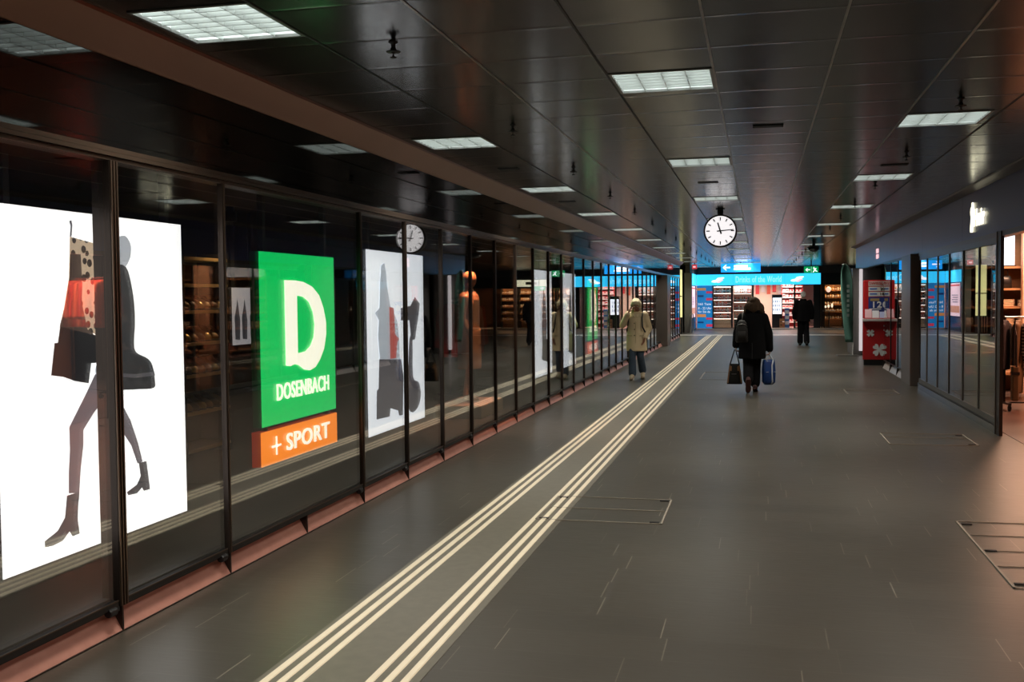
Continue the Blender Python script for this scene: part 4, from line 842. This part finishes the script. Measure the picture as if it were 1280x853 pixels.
# ------------------------------------------------------------------ people
def xform(mb, start, M):
    for i in range(start, len(mb.v)): mb.v[i] = tuple(M @ Vector(mb.v[i]))
def add_hand(mb, w_, d, nrm, side, curl):
    """w_ wrist, d direction of the palm, nrm where the fingers curl to, side +1/-1 for the thumb's side"""
    w_, d, nrm = Vector(w_), Vector(d).normalized(), Vector(nrm); nrm = (nrm-d*nrm.dot(d)).normalized(); s = d.cross(nrm).normalized()*side
    for k, off in enumerate((.029, .010, -.010, -.028)):
        kn = w_+d*(.078-.004*abs(k-1))+s*off; mb.capsule(w_+s*off*.6+d*.005, kn, .014, .0125, 8)
        a = curl[0]; p = kn; L = ((.040, .025, .020), (.044, .028, .021), (.040, .026, .020), (.031, .020, .017))[k]
        for q in range(3):
            dd = d*math.cos(a)+nrm*math.sin(a); e = p+dd*L[q]; mb.capsule(p, e, .0095-.0007*q, .0088-.0008*q, 8); p = e; a += curl[1]
    tb = w_+d*.022+s*.026; t1 = tb+(d*.6+s*.7+nrm*.25).normalized()*.038; t2 = t1+(d*.9+s*.15+nrm*.45).normalized()*.03
    mb.capsule(w_+d*.012+s*.012, tb, .015, .014, 8); mb.capsule(tb, t1, .0125, .0105, 8); mb.capsule(t1, t2, .0105, .0085, 8)
def add_head(mb, c, pitch, yaw):
    M = Matrix.Translation(Vector(c)) @ Matrix.Rotation(yaw, 4, 'Z') @ Matrix.Rotation(-pitch, 4, 'X'); s = len(mb.v)
    mb.ellipsoid((0, -.012, .035), (.076, .096, .088)); mb.ellipsoid((0, .022, -.030), (.060, .070, .078)); mb.ellipsoid((0, .055, -.078), (.030, .028, .028))
    mb.capsule((0, .088, .01), (0, .104, -.026), .009, .015, 8)
    for q in (-1, 1): mb.ellipsoid((q*.078, -.008, -.005), (.011, .020, .032), 8, 8); mb.ellipsoid((q*.035, .074, -.028), (.026, .018, .022), 8, 8)
    mb.capsule((-.04, .082, .022), (.04, .082, .022), .012, .012, 8)
    mb.capsule((-.018, .088, -.052), (.018, .088, -.052), .008, .008, 8)
    xform(mb, s, M); return M
def face(root, M, m_lip):
    for q in (-1, 1):
        e = MB().ellipsoid((0, 0, 0), (.011, .007, .008), 10, 8); e.build('eye', M_white, root, True).matrix_local = M @ Matrix.Translation((q*.032, .088, .004))
        e = MB().ellipsoid((0, .0065, 0), (.005, .003, .005), 8, 6); e.build('iris', M_matte, root, True).matrix_local = M @ Matrix.Translation((q*.032, .088, .003))
        e = MB().capsule((-.016, 0, 0), (.014, 0, .003), .004, .003, 6); e.build('eyebrow', mat('eyebrow_grey', (.22, .18, .14), .8), root, True).matrix_local = M @ Matrix.Translation((q*.033, .094, .026))
    e = MB().capsule((-.020, 0, 0), (.020, 0, 0), .0045, .0045, 6); e.build('mouth', m_lip, root, True).matrix_local = M @ Matrix.Translation((0, .097, -.054))
def body_of(root, J, skin, pitch, yaw, hands):
    b = MB(); P = Vector(J['pelvis']); Cx = Vector(J['chest'])
    b.ellipsoid(P, (.155, .105, .13)); b.ellipsoid(Cx, (.155, .105, .19)); b.capsule(P, Cx, .115, .12); b.capsule(Cx, J['neck'], .09, .06); b.capsule(J['neck'], J['head'], .056, .05)
    for s in 'lr':
        b.capsule(Cx+Vector((0, 0, .08)), J['sh'+s], .07, .058); b.capsule(J['sh'+s], J['el'+s], .052, .040); b.capsule(J['el'+s], J['wr'+s], .040, .026)
        h = hands[s]; add_hand(b, J['wr'+s], h[0], h[1], h[2], h[3])
        b.capsule(P+Vector((.075*(1 if s == 'r' else -1), 0, -.02)), J['kn'+s], .088, .056); b.capsule(J['kn'+s], J['an'+s], .056, .036); b.capsule(J['an'+s], J['to'+s], .038, .028)
    M = add_head(b, J['head'], pitch, yaw)
    remesh(b.build('body', skin, root), .0065, 3, .4); return M
def trousers(root, J, m, r0=.10, r1=.075, r2=.072, hem=.03):
    b = MB(); P = Vector(J['pelvis']); b.ellipsoid(P, (.175, .125, .14))
    for s in 'lr':
        a = Vector(J['an'+s]); k = Vector(J['kn'+s]); b.capsule(P+Vector((.078*(1 if s == 'r' else -1), 0, -.02)), k, r0, r1); b.capsule(k, a.lerp(k, hem), r1, r2)
    return remesh(b.build('trousers', m, root), .012, 4)
def shoes(root, J, m, ms, name='shoe'):
    for s in 'lr':
        a, t_ = Vector(J['an'+s]), Vector(J['to'+s]); d = (t_-a).normalized(); b = MB()
        b.capsule(a+Vector((0, 0, .05)), a, .047, .050); heel = a-d*.05+Vector((0, 0, -.012)); b.capsule(heel, t_+d*.02, .044, .040); b.capsule(a, t_.lerp(a, .4), .05, .045)
        o = b.build(name, m, root); remesh(o, .010, 3)
        dn = Vector((0, 0, -1)); dn = (dn-d*dn.dot(d)).normalized(); sd = d.cross(dn); rs = []
        for q in (0, 1):
            r = []
            for u, wd in ((-.098, .022), (-.085, .038), (-.03, .040), (.03, .038), (.09, .045), (.14, .042), (.17, .022)): r.append((u, wd))
            ring = [heel+d*(.05+u)+sd*wd+dn*(.030+.018*q) for u, wd in r]+[heel+d*(.05+u)-sd*wd+dn*(.030+.018*q) for u, wd in reversed(r)]; rs.append(ring)
        MB().rings(rs).build('sole', ms, o)

# ---- person in the beige coat, phone at the cheek, walking towards the viewer
M_skin = mat('warm_skin', (.36, .155, .09), .5); M_skin2 = mat('fair_skin', (.55, .34, .26), .5)
tp = thing('person', 'person in a knee-length beige coat holding a phone to the face beside the left windows', 'person', (-2.37, 20.6, 0), PI)
J = dict(pelvis=(0, 0, .84), chest=(0, .01, 1.15), neck=(0, .03, 1.335), head=(0, .075, 1.475), shr=(.165, .01, 1.285), shl=(-.165, .01, 1.285), elr=(.265, .10, 1.08), wrr=(.135, .215, 1.325), ell=(-.245, -.03, 1.02), wrl=(-.17, .12, .83),
         knr=(.075, .10, .46), knl=(-.075, .02, .46), anr=(.07, .13, .085), anl=(-.10, -.20, .13), tor=(.075, .27, .042), tol=(-.115, -.06, .050))
MH = body_of(tp, J, M_skin, .36, .10, dict(r=((-.35, -.25, .9), (-.8, -.35, 0), -1, (.35, .35)), l=((.15, .25, -.95), (.5, .3, 0), -1, (.25, .25)))); face(tp, MH, mat('lip', (.40, .13, .10), .5))
trousers(tp, J, mat('dark_denim', (.035, .055, .085), .85, noise=(14, .35)), .095, .072, .078, .12)
shoes(tp, J, mat('beige_shoe', (.42, .33, .23), .6), mat('pale_sole', (.6, .55, .48), .6))
M_coat = mat('beige_coat_cloth', (.72, .57, .35), .8, noise=(7, .14))
b = MB().loft([(0, .0, .565, .205, .155), (0, 0, .60, .21, .155), (0, 0, .80, .20, .145), (0, 0, .98, .185, .135), (0, .005, 1.15, .195, .135), (0, .01, 1.26, .195, .12), (0, .015, 1.315, .13, .095), (0, .03, 1.35, .085, .08)], 28)
for s in 'lr':
    b.capsule(J['sh'+s], J['el'+s], .075, .066); e, w_ = Vector(J['el'+s]), Vector(J['wr'+s]); b.capsule(e, e.lerp(w_, .9), .066, .052)
co = remesh(b.build('coat', M_coat, tp), .012, 4)
M_coatd = mat('beige_coat_seam', (.48, .37, .21), .8)
for s in (-1, 1): MB().capsule((s*.075, .015, 1.365), (s*.03, .135, 1.25), .030, .016, 10).build('collar', M_coat, co, True)
MB().box(-.004, .004, .13, .148, .57, 1.16).build('front_seam', M_coatd, co)
for z in (1.12, 1.0, .88): MB().ellipsoid((.025, .146, z), (.012, .006, .012), 10, 6).build('button', mat('dark_button', (.06, .045, .035), .4), co, True)
for s in (-1, 1): MB().box(s*.125-.05, s*.125+.05, .095, .137, .86, .885).build('pocket_flap', M_coatd, co)
h = MB(); st = len(h.v); h.ellipsoid((0, -.025, .045), (.094, .108, .094)); h.ellipsoid((0, .055, .085), (.078, .05, .042)); h.ellipsoid((-.082, -.02, .0), (.030, .075, .075)); h.ellipsoid((.082, -.02, .0), (.030, .075, .075)); h.ellipsoid((0, -.08, -.02), (.09, .055, .08)); h.ellipsoid((-.045, .066, .088), (.045, .034, .028)); h.ellipsoid((.03, .068, .092), (.05, .03, .026)); xform(h, st, MH)
remesh(h.build('hair', mat('grey_blond_hair', (.72, .62, .42), .9, spec=.2, noise=(40, .4)), tp), .009, 2)
ph = thing('mobile_phone', 'dark phone held to the face of the person in the beige coat', 'phone', (-2.37-.098, 20.6-.205, 1.40), PI); o = bevel(MB().box(-.005, .005, -.035, .035, -.07, .075).build('case', M_blackp, ph), .003); o.rotation_euler = (.35, -.35, 0); o2 = MB().box(-.0065, -.005, -.031, .031, -.064, .068).build('screen', M_black, ph); o2.rotation_euler = (.35, -.35, 0)
bp = thing('backpack', 'dark backpack worn over the beige coat', 'backpack', (-2.37, 20.6, 0), PI); bb = MB().loft([(0, -.20, .86, .12, .05), (0, -.205, .90, .135, .07), (0, -.205, 1.15, .13, .075), (0, -.19, 1.25, .10, .05)], 24, 3.5); bb.build('pack', M_matte, bp, True)
MB().tube([(-.12, -.17, 1.22), (-.135, -.07, 1.335), (-.128, .06, 1.325), (-.125, .135, 1.22), (-.135, .155, 1.05), (-.18, .10, .95), (-.20, -.02, .93), (-.13, -.17, .93)], .015).build('shoulder_strap', M_matte, bp, True)
MB().tube([(.12, -.17, 1.22), (.14, -.07, 1.33), (.15, .06, 1.29), (.14, .12, 1.2), (.17, .13, 1.02), (.19, 0, .95), (.13, -.17, .93)], .013).build('shoulder_strap', M_matte, bp, True)

# ---- woman walking away with a tote, a grey rucksack and a blue bag
M_blkc = mat('black_coat_cloth', (.004, .004, .0045), 1., spec=.15, noise=(6, .3)); M_blkt = mat('black_trousers', (.005, .005, .006), 1., spec=.15)
wp = thing('person', 'person in a long black coat walking away with bags in both hands', 'person', (-.13, 18.0, 0))
J = dict(pelvis=(.02, 0, .83), chest=(.03, .02, 1.16), neck=(.035, .04, 1.345), head=(.04, .075, 1.475), shr=(.20, .01, 1.27), shl=(-.14, .01, 1.27), elr=(.285, .0, 1.0), wrr=(.305, .04, .75), ell=(-.225, -.02, 1.02), wrl=(-.255, .03, .815),
         knr=(.075, .10, .45), knl=(-.05, .02, .45), anr=(.065, .10, .095), anl=(-.045, -.26, .20), tor=(.07, .25, .05), tol=(-.05, -.17, .055))
MH = body_of(wp, J, M_skin2, .30, .0, dict(r=((.05, .0, -1), (-1, .0, 0), 1, (.55, .75)), l=((-.03, .0, -1), (1, .0, 0), -1, (.55, .75)))); face(wp, MH, MATS['lip'])
trousers(wp, J, M_blkt, .10, .085, .085, .16)
shoes(wp, J, mat('oxblood_boot', (.05, .012, .010), .5), mat('dark_red_sole', (.07, .018, .015), .6), 'boot')
b = MB().loft([(.015, 0, .575, .225, .16), (.015, 0, .62, .23, .16), (.02, 0, .85, .215, .155), (.025, 0, 1.05, .205, .145), (.03, .01, 1.2, .22, .14), (.03, .015, 1.29, .19, .12), (.035, .03, 1.35, .12, .10), (.038, .045, 1.40, .10, .095)], 28)
for s in 'lr': b.capsule(J['sh'+s], J['el'+s], .088, .076); b.capsule(J['el'+s], Vector(J['wr'+s])+Vector((0, 0, -.01)), .076, .062)
co = remesh(b.build('coat', M_blkc, wp), .012, 4); MB().capsule((-.05, -.03, 1.385), (.11, -.03, 1.385), .045, .045, 12).build('collar', M_blkc, co, True); MB().box(.012, .022, -.168, -.15, .58, .85).build('back_vent', M_matte, co)
h = MB(); st = len(h.v); h.ellipsoid((0, -.02, .045), (.118, .122, .098)); h.ellipsoid((0, -.065, -.045), (.150, .085, .12)); h.ellipsoid((-.105, -.01, -.07), (.06, .085, .10)); h.ellipsoid((.115, -.01, -.07), (.065, .085, .11)); h.ellipsoid((.15, -.03, -.13), (.04, .06, .045)); h.ellipsoid((-.13, -.03, -.12), (.035, .06, .04)); xform(h, st, MH)
remesh(h.build('hair', mat('brown_blond_hair', (.055, .034, .020), .8, spec=.12, noise=(35, .8, (1, 1, .25))), wp), .009, 2)
rk = thing('backpack', 'small grey rucksack hanging on the black coat of the person with two bags', 'backpack', (-.13-.15, 18-.215, .86)); rb_ = MB().loft([(0, 0, .0, .09, .05), (0, 0, .03, .105, .07), (0, 0, .2, .10, .07), (0, 0, .33, .075, .055), (0, .01, .375, .04, .035)], 24, 3.2); rb_.build('pack', mat('grey_nylon', (.020, .018, .017), .6, spec=.25), rk, True)
MB().loft([(0, -.07, .05, .07, .02), (0, -.075, .17, .068, .02), (0, -.07, .19, .06, .012)], 20, 3.5).build('front_pocket', mat('grey_nylon_light', (.027, .025, .023), .6, spec=.25), rk, True); MB().tube([(-.085, -.02, .27), (-.05, -.065, .305), (0, -.078, .315), (.05, -.065, .305), (.085, -.02, .27)], .006).build('zip', M_steel, rk, True)
MB().tube([(0, .03, .37), (.01, .06, .45), (.015, .10, .50), (.02, .17, .515)], .010).build('strap', mat('grey_strap', (.10, .095, .09), .6), rk, True)
bt = thing('tote_bag', 'dark tote bag with brown sides hanging from the left hand of the person in black', 'bag', (-.13-.275, 18.03, .14))
def bagloft(secs, pw=3.5, n=28): return MB().loft(secs, n, pw)
bagloft([(0, 0, 0, .125, .06), (0, 0, .02, .13, .065), (0, 0, .2, .105, .055), (0, 0, .345, .085, .035)]).build('body', mat('dark_tote_cloth', (.008, .0075, .006), .9, spec=.2, noise=(14, .5)), bt, True)
for s in (-1, 1):
    MB().rings([[(s*.062, -.062, .02), (s*.128, -.050, .02), (s*.128, .05, .02), (s*.062, .062, .02)], [(s*.045, -.046, .30), (s*.088, -.036, .33), (s*.088, .036, .33), (s*.045, .046, .30)]]).build('side_panel', mat('tan_leather_side', (.16, .075, .025), .5), bt)
    MB().tube([(-.075, s*.03, .33), (-.045, s*.025, .44), (0, s*.008, .585), (.02, s*.008, .585), (.055, s*.025, .44), (.08, s*.03, .33)], .010).build('handle', M_matte, bt, True)
MB().box(-.05, .03, -.063, -.058, .17, .178).build('zip', M_steel, bt)
bg = thing('shopping_bag', 'blue carrier bag with a white edge in the right hand of the person in black', 'bag', (.16, 18.04, .135), .5)
M_bblue = mat('blue_plastic', (.012, .05, .20), .35, noise=(8, .35)); M_bwhite = mat('white_plastic', (.62, .66, .72), .4)
bagloft([(0, 0, 0, .07, .05), (0, 0, .04, .105, .085), (0, 0, .22, .115, .085), (0, 0, .38, .105, .06), (0, 0, .425, .10, .045)], 2.8).build('body', M_bblue, bg, True)
MB().tube([(.015, -.055, .01), (.02, -.092, .05), (.012, -.095, .2), (.02, -.075, .33), (.055, -.055, .415)], [.012, .013, .012, .012, .014]).build('white_edge', M_bwhite, bg, True)
for s in (-1, 1): MB().tube([(s*.065, -.03, .41), (s*.03, 0, .48), (0, .0, .53)], [.022, .014, .010]).build('handle', M_bwhite, bg, True); MB().box(s*.07-.02, s*.07+.02, -.088, -.078, .215, .222).build('print_mark', M_bwhite, bg)
# ---- man far ahead in dark clothes
mp_ = thing('person', 'white-haired person in dark clothes walking away towards the far shop', 'person', (1.40, 35.0, 0))
J = dict(pelvis=(0, 0, .92), chest=(0, .02, 1.25), neck=(.0, .03, 1.47), head=(.0, .06, 1.625), shr=(.20, 0, 1.41), shl=(-.20, 0, 1.41), elr=(.275, -.02, 1.13), wrr=(.275, .05, .90), ell=(-.275, -.02, 1.13), wrl=(-.27, .04, .89),
         knr=(.10, .06, .50), knl=(-.09, .06, .50), anr=(.11, -.06, .10), anl=(-.09, .12, .09), tor=(.13, .09, .05), tol=(-.10, .27, .045))
MH = body_of(mp_, J, M_skin2, .15, .0, dict(r=((0, .05, -1), (-1, .1, 0), 1, (.3, .35)), l=((0, .05, -1), (1, .1, 0), -1, (.3, .35)))); face(mp_, MH, MATS['lip'])
trousers(mp_, J, mat('charcoal_trousers', (.006, .006, .0075), 1., spec=.15), .115, .09, .095, .08); shoes(mp_, J, M_blackp, M_matte)
b = MB().loft([(0, 0, .78, .225, .15), (0, 0, .95, .22, .15), (0, 0, 1.15, .215, .145), (0, .01, 1.34, .235, .14), (0, .015, 1.43, .18, .11), (0, .03, 1.49, .09, .085)], 28)
for s in 'lr': b.capsule(J['sh'+s], J['el'+s], .088, .08); b.capsule(J['el'+s], Vector(J['wr'+s]), .08, .065)
co = remesh(b.build('jacket', mat('black_jacket_cloth', (.004, .004, .0045), 1., spec=.15), mp_), .012, 4); MB().capsule((-.06, -.02, 1.475), (.06, -.02, 1.475), .05, .05, 12).build('collar', M_blkc, co, True)
h = MB(); st = len(h.v); h.ellipsoid((0, -.025, .045), (.088, .104, .09)); h.ellipsoid((0, -.08, -.01), (.072, .04, .06)); xform(h, st, MH)
remesh(h.build('hair', mat('white_hair', (.85, .83, .79), .7, noise=(40, .12)), mp_), .009, 2)
